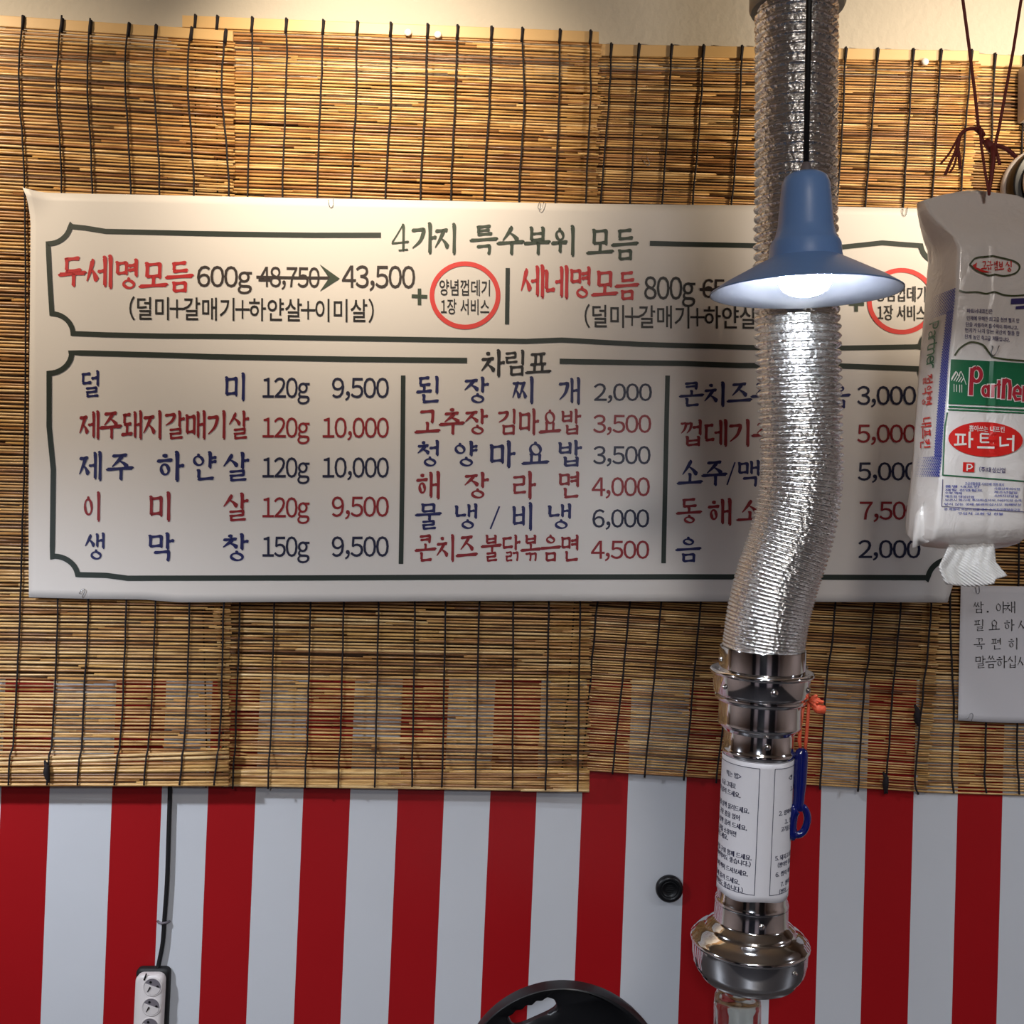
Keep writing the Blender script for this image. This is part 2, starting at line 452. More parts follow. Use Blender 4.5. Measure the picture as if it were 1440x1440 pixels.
M['black'] = mat('black plastic', S(16, 16, 19), .38)
M['black_matte'] = mat('black rubber', S(14, 14, 16), .6)
M['paper'] = mat('paper', S(214, 212, 216), .7, var=(12, .02))
M['white_plastic'] = mat('white plastic', S(214, 207, 205), .4)
M['grey_plastic'] = mat('grey plastic', S(112, 106, 112), .5)
M['shade_out'] = mat('glare blue', S(112, 152, 214), .38)  # blue glare around the lit lamp, put into the shade's colour
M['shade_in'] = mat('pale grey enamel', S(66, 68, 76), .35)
M['string'] = mat('brown red string', S(122, 44, 38), .6, bump=(600, .5, .001))
M['orange'] = mat('orange string', S(226, 92, 58), .55, bump=(500, .5, .001))
M['blue'] = mat('blue plastic', S(10, 21, 92), .18, coat=.5)
M['wire'] = mat('hook wire', (0.35, 0.35, 0.37, 1), .3, 1.0)
M['tissue'] = mat('tissue paper', S(232, 230, 228), .9)
def ribbed_tissue():
    m = mat('ribbed tissue', S(232, 230, 228), .9); nt = m.node_tree; b = nt.nodes['Principled BSDF']
    tc = nt.nodes.new('ShaderNodeTexCoord'); mp = nt.nodes.new('ShaderNodeMapping'); mp.inputs['Rotation'].default_value = (0, .9, 0)
    w = nt.nodes.new('ShaderNodeTexWave'); w.inputs['Scale'].default_value = 95; w.bands_direction = 'X'
    bp = nt.nodes.new('ShaderNodeBump'); bp.inputs['Strength'].default_value = .5; bp.inputs['Distance'].default_value = .002
    nt.links.new(tc.outputs['Object'], mp.inputs[0]); nt.links.new(mp.outputs[0], w.inputs['Vector']); nt.links.new(w.outputs['Fac'], bp.inputs['Height']); nt.links.new(bp.outputs['Normal'], b.inputs['Normal'])
    return m
M['tissue'] = ribbed_tissue()
M['table'] = mat('table laminate', S(58, 54, 54), .4)
M['grey_metal'] = mat('grey pipe collar', S(128, 128, 124), .45, .2)
M['pin'] = mat('pin with white glint', S(250, 246, 236), .12, coat=1.0)  # white stands for the lamp glint on the pin

def reed_material():
    m = bpy.data.materials.new('reed'); m.use_nodes = True; nt = m.node_tree; b = nt.nodes['Principled BSDF']
    b.inputs['Roughness'].default_value = .36; b.inputs['Specular IOR Level'].default_value = .55
    g = nt.nodes.new('ShaderNodeNewGeometry'); cr = nt.nodes.new('ShaderNodeValToRGB')
    e = cr.color_ramp.elements
    e[0].position = 0; e[0].color = S(128, 90, 58); e[1].position = 1; e[1].color = S(240, 206, 150)
    for p, c in ((.12, S(172, 122, 74)), (.35, S(206, 156, 96)), (.6, S(224, 180, 114)), (.8, S(212, 168, 102))):
        x = e.new(p); x.color = c
    nt.links.new(g.outputs['Random Per Island'], cr.inputs[0])
    tc = nt.nodes.new('ShaderNodeTexCoord'); mp = nt.nodes.new('ShaderNodeMapping')
    mp.inputs['Scale'].default_value = (7, 60, 60)
    n = nt.nodes.new('ShaderNodeTexNoise'); n.inputs['Scale'].default_value = 3; n.inputs['Detail'].default_value = 6
    nt.links.new(tc.outputs['Object'], mp.inputs[0]); nt.links.new(mp.outputs[0], n.inputs['Vector'])
    r2 = nt.nodes.new('ShaderNodeValToRGB'); q = r2.color_ramp.elements
    q[0].position = .32; q[0].color = (.42, .30, .20, 1); q[1].position = .56; q[1].color = (1, 1, 1, 1)
    nt.links.new(n.outputs['Fac'], r2.inputs[0])
    mx = nt.nodes.new('ShaderNodeMix'); mx.data_type = 'RGBA'; mx.blend_type = 'MULTIPLY'; mx.inputs[0].default_value = .8
    nt.links.new(cr.outputs[0], mx.inputs[6]); nt.links.new(r2.outputs[0], mx.inputs[7])
    nt.links.new(mx.outputs[2], b.inputs['Base Color'])
    return m
M['reed'] = reed_material()

def foil_material():
    m = bpy.data.materials.new('crinkled foil'); m.use_nodes = True; nt = m.node_tree; b = nt.nodes['Principled BSDF']
    b.inputs['Base Color'].default_value = (.80, .79, .78, 1); b.inputs['Metallic'].default_value = 1; b.inputs['Roughness'].default_value = .26
    tc = nt.nodes.new('ShaderNodeTexCoord')
    v = nt.nodes.new('ShaderNodeTexVoronoi'); v.inputs['Scale'].default_value = 190
    n = nt.nodes.new('ShaderNodeTexNoise'); n.inputs['Scale'].default_value = 320
    a = nt.nodes.new('ShaderNodeMath'); a.operation = 'ADD'
    bp = nt.nodes.new('ShaderNodeBump'); bp.inputs['Strength'].default_value = .4; bp.inputs['Distance'].default_value = .0025
    nt.links.new(tc.outputs['Object'], v.inputs['Vector']); nt.links.new(tc.outputs['Object'], n.inputs['Vector'])
    nt.links.new(v.outputs['Distance'], a.inputs[0]); nt.links.new(n.outputs['Fac'], a.inputs[1])
    nt.links.new(a.outputs[0], bp.inputs['Height']); nt.links.new(bp.outputs['Normal'], b.inputs['Normal'])
    return m
M['foil'] = foil_material()

def film_material():
    m = bpy.data.materials.new('plastic film'); m.use_nodes = True; nt = m.node_tree; b = nt.nodes['Principled BSDF']
    b.inputs['Base Color'].default_value = S(246, 241, 238); b.inputs['Roughness'].default_value = .28; b.inputs['Coat Weight'].default_value = .3
    out = nt.nodes['Material Output']; tr = nt.nodes.new('ShaderNodeBsdfTranslucent'); tr.inputs[0].default_value = S(226, 205, 186)
    mx = nt.nodes.new('ShaderNodeMixShader'); mx.inputs[0].default_value = .15
    tc = nt.nodes.new('ShaderNodeTexCoord'); n = nt.nodes.new('ShaderNodeTexNoise'); n.inputs['Scale'].default_value = 26; n.inputs['Detail'].default_value = 3
    n.inputs['Distortion'].default_value = 1.2
    bp = nt.nodes.new('ShaderNodeBump'); bp.inputs['Strength'].default_value = .35; bp.inputs['Distance'].default_value = .01
    nt.links.new(tc.outputs['Object'], n.inputs['Vector']); nt.links.new(n.outputs['Fac'], bp.inputs['Height']); nt.links.new(bp.outputs['Normal'], b.inputs['Normal'])
    nt.links.new(b.outputs[0], mx.inputs[1]); nt.links.new(tr.outputs[0], mx.inputs[2]); nt.links.new(mx.outputs[0], out.inputs[0])
    return m
M['film'] = film_material()

def banded_wall():  # dark and pale bands made up for the steel to reflect
    m = bpy.data.materials.new('banded wall'); m.use_nodes = True; nt = m.node_tree; b = nt.nodes['Principled BSDF']
    tc = nt.nodes.new('ShaderNodeTexCoord'); w = nt.nodes.new('ShaderNodeTexWave'); w.bands_direction = 'X'
    w.inputs['Scale'].default_value = .16; w.inputs['Distortion'].default_value = 0; w.inputs['Phase Offset'].default_value = 1.2
    cr = nt.nodes.new('ShaderNodeValToRGB'); cr.color_ramp.interpolation = 'CONSTANT'; e = cr.color_ramp.elements
    e[0].position = 0; e[0].color = S(18, 20, 30); e[1].position = .66; e[1].color = S(158, 142, 148)
    x = e.new(.85); x.color = S(184, 170, 170)
    nt.links.new(tc.outputs['Object'], w.inputs['Vector']); nt.links.new(w.outputs['Fac'], cr.inputs[0]); nt.links.new(cr.outputs[0], b.inputs['Base Color'])
    return m
M['banded_wall'] = banded_wall()

def glass_material():
    m = bpy.data.materials.new('clear glass'); m.use_nodes = True; b = m.node_tree.nodes['Principled BSDF']
    b.inputs['Transmission Weight'].default_value = 1; b.inputs['Roughness'].default_value = .02; b.inputs['IOR'].default_value = 1.45
    b.inputs['Base Color'].default_value = (.94, .97, .94, 1)
    return m
M['glass'] = glass_material()

def bulb_material(strength):
    m = bpy.data.materials.new('lit bulb'); m.use_nodes = True; b = m.node_tree.nodes['Principled BSDF']
    b.inputs['Base Color'].default_value = (1, 1, 1, 1)
    b.inputs['Emission Color'].default_value = (.88, .94, 1.0, 1); b.inputs['Emission Strength'].default_value = strength
    return m
M['bulb'] = bulb_material(170)

# ------------------------------------------------------------------ the room
def slab(name, lo, hi, m):
    mb = MB(); mb.box(lo, hi); o = mb.build(name, m); o['kind'] = 'structure'; return o
slab('wall_back', (-2.6, 0.0, 0.0), (2.6, 0.08, 2.7), M['wall'])
slab('floor', (-2.6, -4.2, -0.05), (2.6, 0.08, 0.0), M['floor'])
slab('ceiling', (-2.6, -4.2, 2.7), (2.6, 0.08, 2.78), M['ceil'])
slab('wall_left', (-2.68, -4.2, 0.0), (-2.6, 0.08, 2.7), M['dim_wall'])
slab('wall_right', (2.6, -4.2, 0.0), (2.68, 0.08, 2.7), M['dim_wall'])
slab('wall_front', (-2.6, -4.28, 0.0), (2.6, -4.2, 2.7), M['banded_wall'])

slab('trim_1', (-2.6, -0.003, 1.15), (2.6, 0.001, 2.33), mat('dark wall board', S(98, 72, 50), .7, var=(5, .1)))

# ------------------------------------------------------------------ striped canvas
def striped_canvas():
    Y = -0.004
    top = [-330, -260, -192, -126, -62, 2, 70, 158, 228, 293, 360, 427, 493, 560, 625, 690, 755, 819, 883, 965, 1028, 1090, 1155, 1219, 1285, 1347, 1410, 1475, 1540, 1604, 1668, 1733]
    # even index -> what starts there; colour alternates, red starts at 2
    mb = MB(); NZ = 40
    z1 = at(720, 955, Y).z; z0 = 0.06
    zt = at(720, 1108, Y).z; zb = at(720, 1440, Y).z
    def X(p, z):
        k = (z - zt) / (zb - zt)
        return lerp(at(p, 1108, Y).x, at(p + interp([(70, -13), (720, -15), (1150, -9), (1440, -9)], p), 1440, Y).x, k)
    def W(x, z): return -abs(0.002 * noise.noise(Vector((x*3.1, z*1.3, 0)))) - .0040
    for i in range(len(top)-1):
        red = (i % 2 == 1)
        rows = []
        for k in range(NZ+1):
            z = lerp(z0, z1, k/NZ); r = []
            for j in range(4):
                x = lerp(X(top[i], z), X(top[i+1], z), j/3); r.append((x, W(x, z), z))
            rows.append(r)
        mb.grid(rows, 1 if red else 0)
    o = mb.build('striped_canvas', None, None, True, [M['white_canvas'], M['red']])
    tag(o, 'red and white vertically striped canvas covering the lower wall below the reed blinds', 'canvas')
striped_canvas()

# ------------------------------------------------------------------ reed blinds
def blind(label, y, tl, tr, bl, br, pitch, dia, rail, cords, fold=None, knots=(), seed=1):
    """tl.. corners of the reed mat in pixels (on the plane y); pitch and dia in metres; cords = list of px polylines"""
    rnd = random.Random(seed)
    A, B, C, D = at(*tl, y), at(*tr, y), at(*bl, y), at(*br, y)
    cen = (A + B) / 2
    t = thing('reed_blind', (cen.x, y, cen.z), label, 'blind', 'reed blinds on the wall')
    def pt(u, v, dy=0):
        a = A.lerp(B, u); b = C.lerp(D, u); p = a.lerp(b, v)
        w = .0016*noise.noise(Vector((p.x*4, p.z*3, seed*7.3)))
        return Vector((p.x, y + w + dy, p.z))
    mb = MB(); H = (A - C).length; Wd = (B - A).length
    def row(v, dy, d0, d1, jit):
        u = -rnd.uniform(0, .5) ; wig = rnd.uniform(-1, 1)*.15
        while u < 1:
            L = rnd.uniform(.16, .70) / Wd
            u0, u1 = max(0, u), min(1, u + L)
            if u0 == 0: u0 += rnd.uniform(-.006, .004)
            if u1 == 1: u1 += rnd.uniform(-.004, .006)
            u += L - rnd.uniform(0, .03)
            if u1 - u0 < .02: continue
            d = rnd.uniform(d0, d1); e0 = rnd.gauss(0, jit); e1 = rnd.gauss(0, jit)
            n = max(3, int((u1-u0)*Wd/.09)); pts = []; rr = []
            yy = rnd.uniform(-.0006, .0006)
            ph = rnd.uniform(0, 6)
            for k in range(n+1):
                s = k/n; p = pt(lerp(u0, u1, s), v, dy + yy)
                p.z += lerp(e0, e1, s) + .0004*math.sin(ph + s*5); pts.append(p)
                rr.append(d/2*lerp(1.05, .88, s))
            mb.tube(pts, rr, 6)
    n = int(H / pitch)
    v = 0.0
    while v < 1:
        # uneven packing: some bands of reeds sit tighter than others
        q = 1 + .22*noise.noise(Vector((v*9, seed*3.1, 0))) + rnd.uniform(-.12, .14)
        row(v, 0, dia*.82*min(1, q+.05), dia*1.12*min(1.05, q+.05), pitch*.12)
        v += pitch*q/H
    if fold:
        # the hem is turned up in front as a second, coarser layer
        vl, vr, ve = fold
        m = 8
        A2, B2 = A.copy(), B.copy()
        for k in range(m+1):
            s = k/m; u = 0; pl = pt(0, lerp(vl, ve, s)); pr = pt(1, lerp(vr, ve, s))
            x = 0.0
            while x < 1:
                L = rnd.uniform(.3, .8)/Wd; x1 = min(1.004, x+L); n2 = 6
                e = rnd.gauss(0, .0012), rnd.gauss(0, .0012)
                pts = [pl.lerp(pr, lerp(x, x1, j/n2)) + Vector((0, -.0075 - .001*math.sin(s*3), lerp(e[0], e[1], j/n2))) for j in range(n2+1)]
                mb.tube(pts, rnd.uniform(.0022, .0033), 6)
                x = x1 - .01 if x1 < 1 else 2
    o = mb.build('reed_mat', M['reed'], t, True)
    # flat bamboo strip along the top
    (rx0, ry0), (rx1, ry1), rh0, rh1 = rail
    r = MB(); q = []
    for k in range(13):
        s = k/12; p = at(lerp(rx0, rx1, s), lerp(ry0, ry1, s), y-.002); b = at(lerp(rx0, rx1, s), lerp(ry0+rh0, ry1+rh1, s), y-.002)
        q.append([(p.x, y+.001, p.z), (p.x, y-.0045, p.z), (b.x, y-.0045, b.z), (b.x, y+.001, b.z), (p.x, y+.001, p.z)])
    r.grid(q)
    for e in (q[0], q[-1]): r.add(e[:4], [(0, 1, 2, 3)])
    ro = r.build('top_rail', M['rail'], t); mod_bevel(ro, .0012, 2)
    for ci, pl in enumerate(cords):
        c = MB(); yf = y - dia*.62 - .0016
        P = crom(pl, 14); pts = []
        for i, (cx, cy) in enumerate(P):
            dy = 0
            if fold and cy > 1058: dy = -.0085
            p = at(cx + 1.1*noise.noise(Vector((cy*.035, ci*5.1, seed))), cy, yf)
            pts.append(Vector((p.x, yf - .0012 + dy, p.z)))
        c.tube(pts, .0017, 6)
        # the wrap around the rail
        cx, cy = pl[0]; ry = interp([(rx0, ry0), (rx1, ry1)], cx); rh = interp([(rx0, rh0), (rx1, rh1)], cx)
        a = at(cx+.5, ry-2, y-.007); b = at(cx-1.2, ry+rh+2, y-.007)
        c.tube([Vector((a.x, y-.002, a.z+.001)), Vector((a.x, y-.0075, a.z)), a.lerp(b, .5) + Vector((.0006, -.001, 0)), Vector((b.x, y-.007, b.z))], [.0016, .0021, .002, .0018], 6)
        a2 = at(cx+2.5, ry-1, y-.006)
        c.tube([Vector((a2.x, y-.006, a2.z)), Vector((b.x+.002, y-.0065, b.z))], .0013, 5)
        for (kx, ky) in knots:
            if abs(interp([(p[1], p[0]) for p in pl], ky) - kx) < 12:
                kp = at(kx, ky, yf-.004 - (.008 if fold and ky > 1058 else 0))
                c.tube([kp + Vector((-.004, 0, .016)), kp + Vector((.001, -.002, .006)), kp + Vector((0, -.002, -.004)), kp + Vector((.001, 0, -.016)), kp + Vector((.004, 0, -.024))], [.0015, .0045, .0058, .0042, .001], 7)
        c.build('cord', M['cord'], t, True)
    return t
blind('leftmost reed blind, overlapping its neighbour, with its hem turned up at the bottom', -0.054,
      (-60, 33), (330, 57), (-64, 1102), (322, 1103), .0062, .0046, ((-60, 18), (328, 44), 16, 15),
      [[(-18, 18), (-20, 265), (-24, 560), (-27, 845), (-40, 1102)],
       [(32, 22), (27, 120), (35, 265), (36, 560), (29, 845), (24, 960), (15, 1102)],
       [(87, 22), (80, 120), (87, 265), (90, 560), (82, 845), (78, 960), (70, 1102)],
       [(127, 26), (123, 110), (130, 265), (132, 560), (125, 845), (119, 970), (112, 1102)],
       [(181, 33), (176, 110), (184, 265), (186, 560), (178, 845), (172, 1000), (164, 1102)],
       [(219, 36), (216, 110), (225, 265), (227, 560), (219, 845), (213, 1000), (205, 1102)],
       [(269, 40), (264, 110), (273, 265), (275, 560), (267, 845), (262, 1000), (255, 1102)],
       [(317, 44), (312, 130), (322, 265), (322, 560), (315, 845), (311, 1000), (303, 1102)]],
      fold=(.968, .957, .998), knots=((66, 1082),), seed=1)
blind('wide reed blind second from the left, passing behind the left half of the menu banner', -0.035,
      (250, 40), (843, 63), (318, 1105), (826, 1112), .0061, .0045, ((257, 22), (842, 45), 17, 16),
      [[(274, 22), (280, 560), (292, 1105)], [(305, 24), (308, 560), (315, 1105)],
       [(354, 25), (355, 100), (348, 280), (345, 560), (338, 845), (329, 1107)],
       [(402, 27), (403, 100), (397, 280), (393, 560), (386, 845), (379, 1107)],
       [(454, 29), (452, 100), (446, 280), (444, 560), (437, 845), (431, 1106)],
       [(502, 31), (500, 150), (494, 280), (490, 560), (484, 845), (477, 1106)],
       [(549, 32), (549, 150), (542, 280), (540, 560), (533, 845), (528, 1105)],
       [(601, 33), (598, 150), (591, 280), (589, 560), (584, 845), (580, 1104)],
       [(643, 35), (641, 120), (634, 280), (632, 560), (627, 845), (622, 1105)],
       [(691, 37), (688, 150), (681, 280), (680, 560), (674, 845), (669, 1106)],
       [(734, 39), (737, 150), (730, 280), (727, 560), (722, 845), (721, 1107)],
       [(787, 41), (786, 150), (781, 280), (778, 560), (772, 845), (767, 1109)],
       [(830, 43), (830, 150), (824, 280), (821, 560), (816, 845), (812, 1111)]],
      fold=(.978, .972, .999), knots=((554, 1090),), seed=2)
blind('reed blind hanging askew behind the silver hose and the right half of the menu banner', -0.0225,
      (800, 78), (1377, 90), (770, 1083), (1303, 1117), .0046, .0034, ((826, 62), (1376, 72), 17, 15),
      [[(859, 62), (857, 130), (845, 280), (825, 560), (808, 845), (790, 1085)],
       [(898, 63), (893, 150), (886, 285), (862, 560), (840, 845), (818, 1087)],
       [(944, 64), (940, 150), (931, 285), (906, 560), (886, 845), (861, 1088)],
       [(989, 65), (985, 150), (974, 285), (950, 560), (930, 845), (906, 1093)],
       [(1043, 66), (1040, 150), (1029, 285), (1005, 560), (985, 845), (962, 1097)],
       [(1092, 67), (1080, 285), (1035, 845), (1007, 1101)],
       [(1140, 68), (1128, 285), (1085, 845), (1058, 1104)],
       [(1189, 66), (1177, 285), (1130, 845), (1105, 1107)],
       [(1234, 68), (1228, 150), (1217, 285), (1175, 845), (1162, 960), (1153, 1110)],
       [(1284, 70), (1279, 150), (1270, 285), (1229, 845), (1215, 970), (1206, 1113)],
       [(1323, 71), (1318, 150), (1310, 285), (1267, 845), (1255, 970), (1250, 1050), (1244, 1116)],
       [(1366, 73), (1360, 150), (1350, 285), (1310, 845), (1297, 980), (1287, 1090), (1291, 1117)]],
      knots=((1289, 1003), (1245, 1098)), seed=3)
blind('reed blind at the far right edge, carrying the white paper note', -0.0105,
      (1318, 91), (1520, 98), (1290, 1113), (1500, 1120), .0054, .0040, ((1318, 73), (1520, 83), 18, 16),
      [[(1350, 74), (1344, 560), (1336, 845), (1341, 1000), (1338, 1080), (1341, 1115)],
       [(1399, 76), (1396, 140), (1392, 300), (1388, 700), (1386, 1030), (1384, 1090), (1387, 1115)],
       [(1440, 80), (1437, 200), (1434, 600), (1430, 1020), (1432, 1100), (1433, 1117)],
       [(1490, 86), (1486, 600), (1480, 1118)]], seed=4)

# shiny pins that hold the blinds, white for their painted glint
for (px, py, yy, lab) in ((574, 47, -.034, 'shiny white pin in the rail of the wide blind, left one of the pair'),
                          (616, 50, -.034, 'shiny white pin in the rail of the wide blind, right one of the pair'),
                          (1300, 88, -.0215, 'shiny white pin in the rail of the askew blind, right of the silver hose')):
    p = at(px, py, yy-.005); mb = MB()
    mb.lathe([(-.012, .0012), (.0, .0012), (.0005, .0062), (.003, .0068), (.0052, .0055), (.0062, .002), (.0063, .0)], p, (0, -1, .14), 16)
    tag(mb.build('push_pin', M['pin'], None, True), lab, 'pin', 'pins in the blind rails')

# ------------------------------------------------------------------ menu banner
YB = -0.067
def bwave(x, z):
    return .0022*math.sin(x*5.2 + 1.0) + .0014*math.sin(x*11 + z*6) - .0025*math.exp(-((x + .002)/.012)**2)*max(0, min(1, (1.62-z)/.25))
def BP(off):
    def f(px, py):
        p = at(px, py, YB); return Vector((p.x, YB + bwave(p.x, p.z) - off, p.z))
    return f
banner_c = at(690, 560, YB)
ban = thing('menu_banner', (banner_c.x, YB, banner_c.z), 'large white vinyl menu banner with bordered price lists, pinned across the reed blinds', 'banner')
def banner_sheet():
    top = [(36, 266), (46, 268), (60, 271), (120, 273), (330, 277), (540, 281), (760, 285), (1060, 289), (1332, 294)]
    bot = [(41, 840), (120, 842), (200, 843), (250, 847), (420, 846), (720, 845), (1060, 846), (1334, 847)]
    lef = [(266, 36), (280, 40), (310, 43), (500, 41), (700, 40), (840, 41)]
    rig = [(294, 1332), (700, 1338), (800, 1343), (815, 1341), (847, 1331)]
    f = BP(0); mb = MB(); rows = []
    NX, NZ = 150, 48
    for i in range(NZ+1):
        v = i/NZ; r = []
        for j in range(NX+1):
            u = j/NX
            xr = lerp(38, 1335, u)
            y0 = interp(top, xr); y1 = interp(bot, xr); yy = lerp(y0, y1, v)
            xx = lerp(interp(lef, yy), interp(rig, yy), u)
            p = f(xx, yy)
            c = max(0, 1 - math.hypot(xx-36, yy-266)/45); p.y -= .012*c*c      # curled top left corner
            r.append(p)
        rows.append(r)
    mb.grid(rows); o = mb.build('sheet', M['vinyl'], ban, True); mod_solid(o, .0006, -1)
banner_sheet()
INK = BP(.0016)
def arc(cx, cy, rx, ry, a0, a1, n=10):
    return [(cx + rx*math.cos(math.radians(lerp(a0, a1, k/n))), cy + ry*math.sin(math.radians(lerp(a0, a1, k/n)))) for k in range(n+1)]
def border(name, lines, m, w):
    P = Print(INK)
    for l in lines:
        # resample long runs so the line follows the sheet
        out = []
        for (a, b) in zip(l, l[1:]):
            n = max(1, int(math.hypot(b[0]-a[0], b[1]-a[1])/14))
            out += [(lerp(a[0], b[0], k/n), lerp(a[1], b[1], k/n)) for k in range(n)]
        P.line(out + [l[-1]], w)
    P.build(name, m, ban)
border('border', [
    [(536, 331), (440, 331), (280, 329), (150, 326), (120, 321), (101, 319)] + arc(68, 314, 32, 29, 5, 88) + [(68, 343), (70, 390), (73, 441)] + arc(72, 470, 31, 29, -88, -5) + [(103, 469), (150, 471), (230, 473), (360, 474), (560, 477), (740, 480), (790, 478), (900, 484), (1065, 489), (1180, 490), (1290, 488)] + arc(1325, 490, 32, 28, 182, 268) + [(1326, 460), (1326, 372)] + arc(1325, 342, 31, 29, 92, 172) + [(1294, 346), (1240, 342), (1185, 348), (1060, 346), (914, 342)]], M['ink_green'], 7)
border('border', [
    [(657, 507), (480, 505), (300, 502), (240, 500), (100, 496)] + arc(68, 496, 33, 29, 5, 88) + [(69, 525), (69, 600), (75, 660), (74, 783)] + arc(76, 812, 34, 30, -88, -8) + [(111, 808), (150, 809), (180, 813), (540, 812), (960, 811), (1302, 812)] + arc(1336, 816, 33, 30, 184, 266) + [(1334, 786), (1328, 700), (1326, 548)] + arc(1322, 519, 30, 28, 88, 178) + [(1290, 519), (1180, 515), (1040, 514), (960, 511), (787, 508)]], M['ink_green'], 7.5)
border('divider', [[(714, 377), (713, 456)]], M['ink_green'], 6)
border('divider', [[(567, 528), (566, 660), (564, 793)]], M['ink_green'], 6.5)
border('divider', [[(939, 528), (936, 660), (933, 792)]], M['ink_green'], 6.5)

def text(name, m, items, label=None):
    P = Print(INK)
    for it in items:
        k = it[0]
        if k == 's': P.sans(*it[1:])
        elif k == 'w': P.word(*it[1:])
        elif k == 'c': P.ch(*it[1:])
        elif k == 'l': P.line(*it[1:])
        elif k == 'p': P.add(it[1], [tuple(range(len(it[1])))[::-1]])
    return P.build(name, m, ban, label)
text('title_lettering', M['ink_title'], [('c', '4', 551, 576, 317, 353, .13), ('c', '가', 578, 614, 315, 356), ('c', '지', 611, 645, 316, 357),
    ('c', '특', 662, 699, 318, 358), ('c', '수', 700, 736, 319, 358), ('c', '부', 738, 773, 319, 358), ('c', '위', 776, 811, 318, 359), ('c', '모', 826, 862, 322, 359), ('c', '듬', 861, 897, 323, 365)])
text('title_lettering', M['ink_black'], [('c', '차', 676, 710, 493, 529), ('c', '림', 709, 741, 493, 528), ('c', '표', 740, 774, 496, 527)])
text('dish_name', M['ink_crimson'], [('c', '두', 84, 121, 362, 403, .148), ('c', '세', 122, 160, 361, 405, .148), ('c', '명', 163, 198, 366, 407, .148), ('c', '모', 198, 236, 370, 407, .148), ('c', '듬', 235, 272, 370, 411, .148)], 'red brush lettering')
text('weight', M['ink_brown'], [('s', '600g', 278, 355, 374, 404, 1, '600')])
text('old_price', M['ink_brown'], [('s', '48,750', 364, 450, 375, 404, 1, '4850'), ('l', [(361, 390), (420, 391), (466, 391)], 4)], 'struck-out price in brown')
text('arrow', M['ink_title'], [('p', [(450, 372), (478, 392), (463, 391)]), ('p', [(463, 391), (478, 392), (450, 410)])])
text('price', M['ink_brown'], [('s', '43,500', 481, 584, 373, 405, 1, '4350')])
text('plus_sign', M['ink_title'], [('l', [(579, 416.5), (601, 417.5)], 5), ('l', [(590, 406), (590, 429)], 5)])
def ring(cx, cy, rx, ry, w):
    n = 64; return ('l', [(cx+rx*math.cos(2*PI*k/n), cy+ry*math.sin(2*PI*k/n)) for k in range(n+1)], w)
text('circle', M['ink_ring'], [ring(654, 415.5, 46.5, 44.5, 6.5)], 'red circle outline')
text('circle_lettering', M['ink_black'], [('s', '양념껍데기', 618, 689, 393, 415.5, 1), ('s', '1장 서비스', 620, 688, 420, 442, 1)])
text('ingredients', M['ink_black'], [('s', '(덜미+갈매기+하얀살+이미살)', 183, 526, 417, 451, 3)])
text('dish_name', M['ink_crimson'], [('c', '세', 732, 766, 374, 418, .148), ('c', '네', 766, 800, 375, 419, .148), ('c', '명', 801, 833, 376, 419, .148), ('c', '모', 833, 868, 381, 418, .148), ('c', '듬', 866, 898, 383, 421, .148)], 'red brush lettering')
text('weight', M['ink_black'], [('s', '800g', 906, 978, 388, 421, 1, '800')])
text('old_price', M['ink_brown'], [('s', '65,000', 988, 1074, 392, 419, 2, '6500'), ('l', [(984, 407), (1090, 409)], 4)], 'struck-out price in brown')
text('plus_sign', M['ink_title'], [('l', [(1193, 428), (1214, 428.5)], 5), ('l', [(1203, 417), (1203, 439)], 5)])
text('circle', M['ink_ring'], [ring(1267, 424, 45.5, 43.5, 6.5)], 'red circle outline')
text('circle_lettering', M['ink_black'], [('s', '양념껍데기', 1231, 1301, 402, 424.5, 1), ('s', '1장 서비스', 1233, 1301, 429, 451, 1)])
text('ingredients', M['ink_black'], [('s', '(덜미+갈매기+하얀살+이미살)', 822, 1165, 427, 461, 4)])
N, Nd, R = M['ink_navy'], M['ink_navy_dark'], M['ink_red']
def row(m, names, pm, nums):
    text('dish_name', m, names)
    for i, (t, x0, x1, y0, y1, ref) in enumerate(nums):
        text('price' if i == len(nums)-1 else 'weight', pm, [('s', t, x0, x1, y0, y1, 0, ref)])
row(N, [('c', '덜', 114, 142, 522, 558), ('c', '미', 317, 349, 526, 563)], Nd, [('120g', 370, 436, 531, 560, '120'), ('9,500', 467, 547, 531, 560, '9500')])
row(R, [('w', '제주돼지갈매기살', 111, 352, 579, 617, .14)], R, [('120g', 370, 436, 587, 616, '120'), ('10,000', 454, 547, 587, 616, '10')])
row(N, [('c', '제', 111, 144, 636, 675), ('c', '주', 151, 187, 638, 675), ('c', '하', 221, 260, 636, 676), ('c', '얀', 269, 306, 636, 675), ('c', '살', 314, 352, 637, 676)], Nd, [('120g', 370, 436, 643, 672, '120'), ('10,000', 454, 547, 643, 672, '10')])
row(R, [('c', '이', 116, 144, 693, 732), ('c', '미', 210, 244, 693, 732), ('c', '살', 314, 351, 694, 732)], R, [('120g', 370, 436, 699, 728, '120'), ('9,500', 467, 547, 698, 727, '9500')])
row(N, [('c', '생', 119, 149, 750, 787), ('c', '막', 208, 246, 750, 789), ('c', '창', 313, 351, 751, 789)], Nd, [('150g', 370, 436, 754, 783, '150'), ('9,500', 467, 547, 754, 783, '9500')])
row(N, [('c', '된', 586, 620, 530, 566), ('c', '장', 652, 688, 531, 567), ('c', '찌', 720, 754, 531, 567), ('c', '개', 785, 817, 532, 568)], Nd, [('2,000', 835, 917, 539, 564, '2000')])
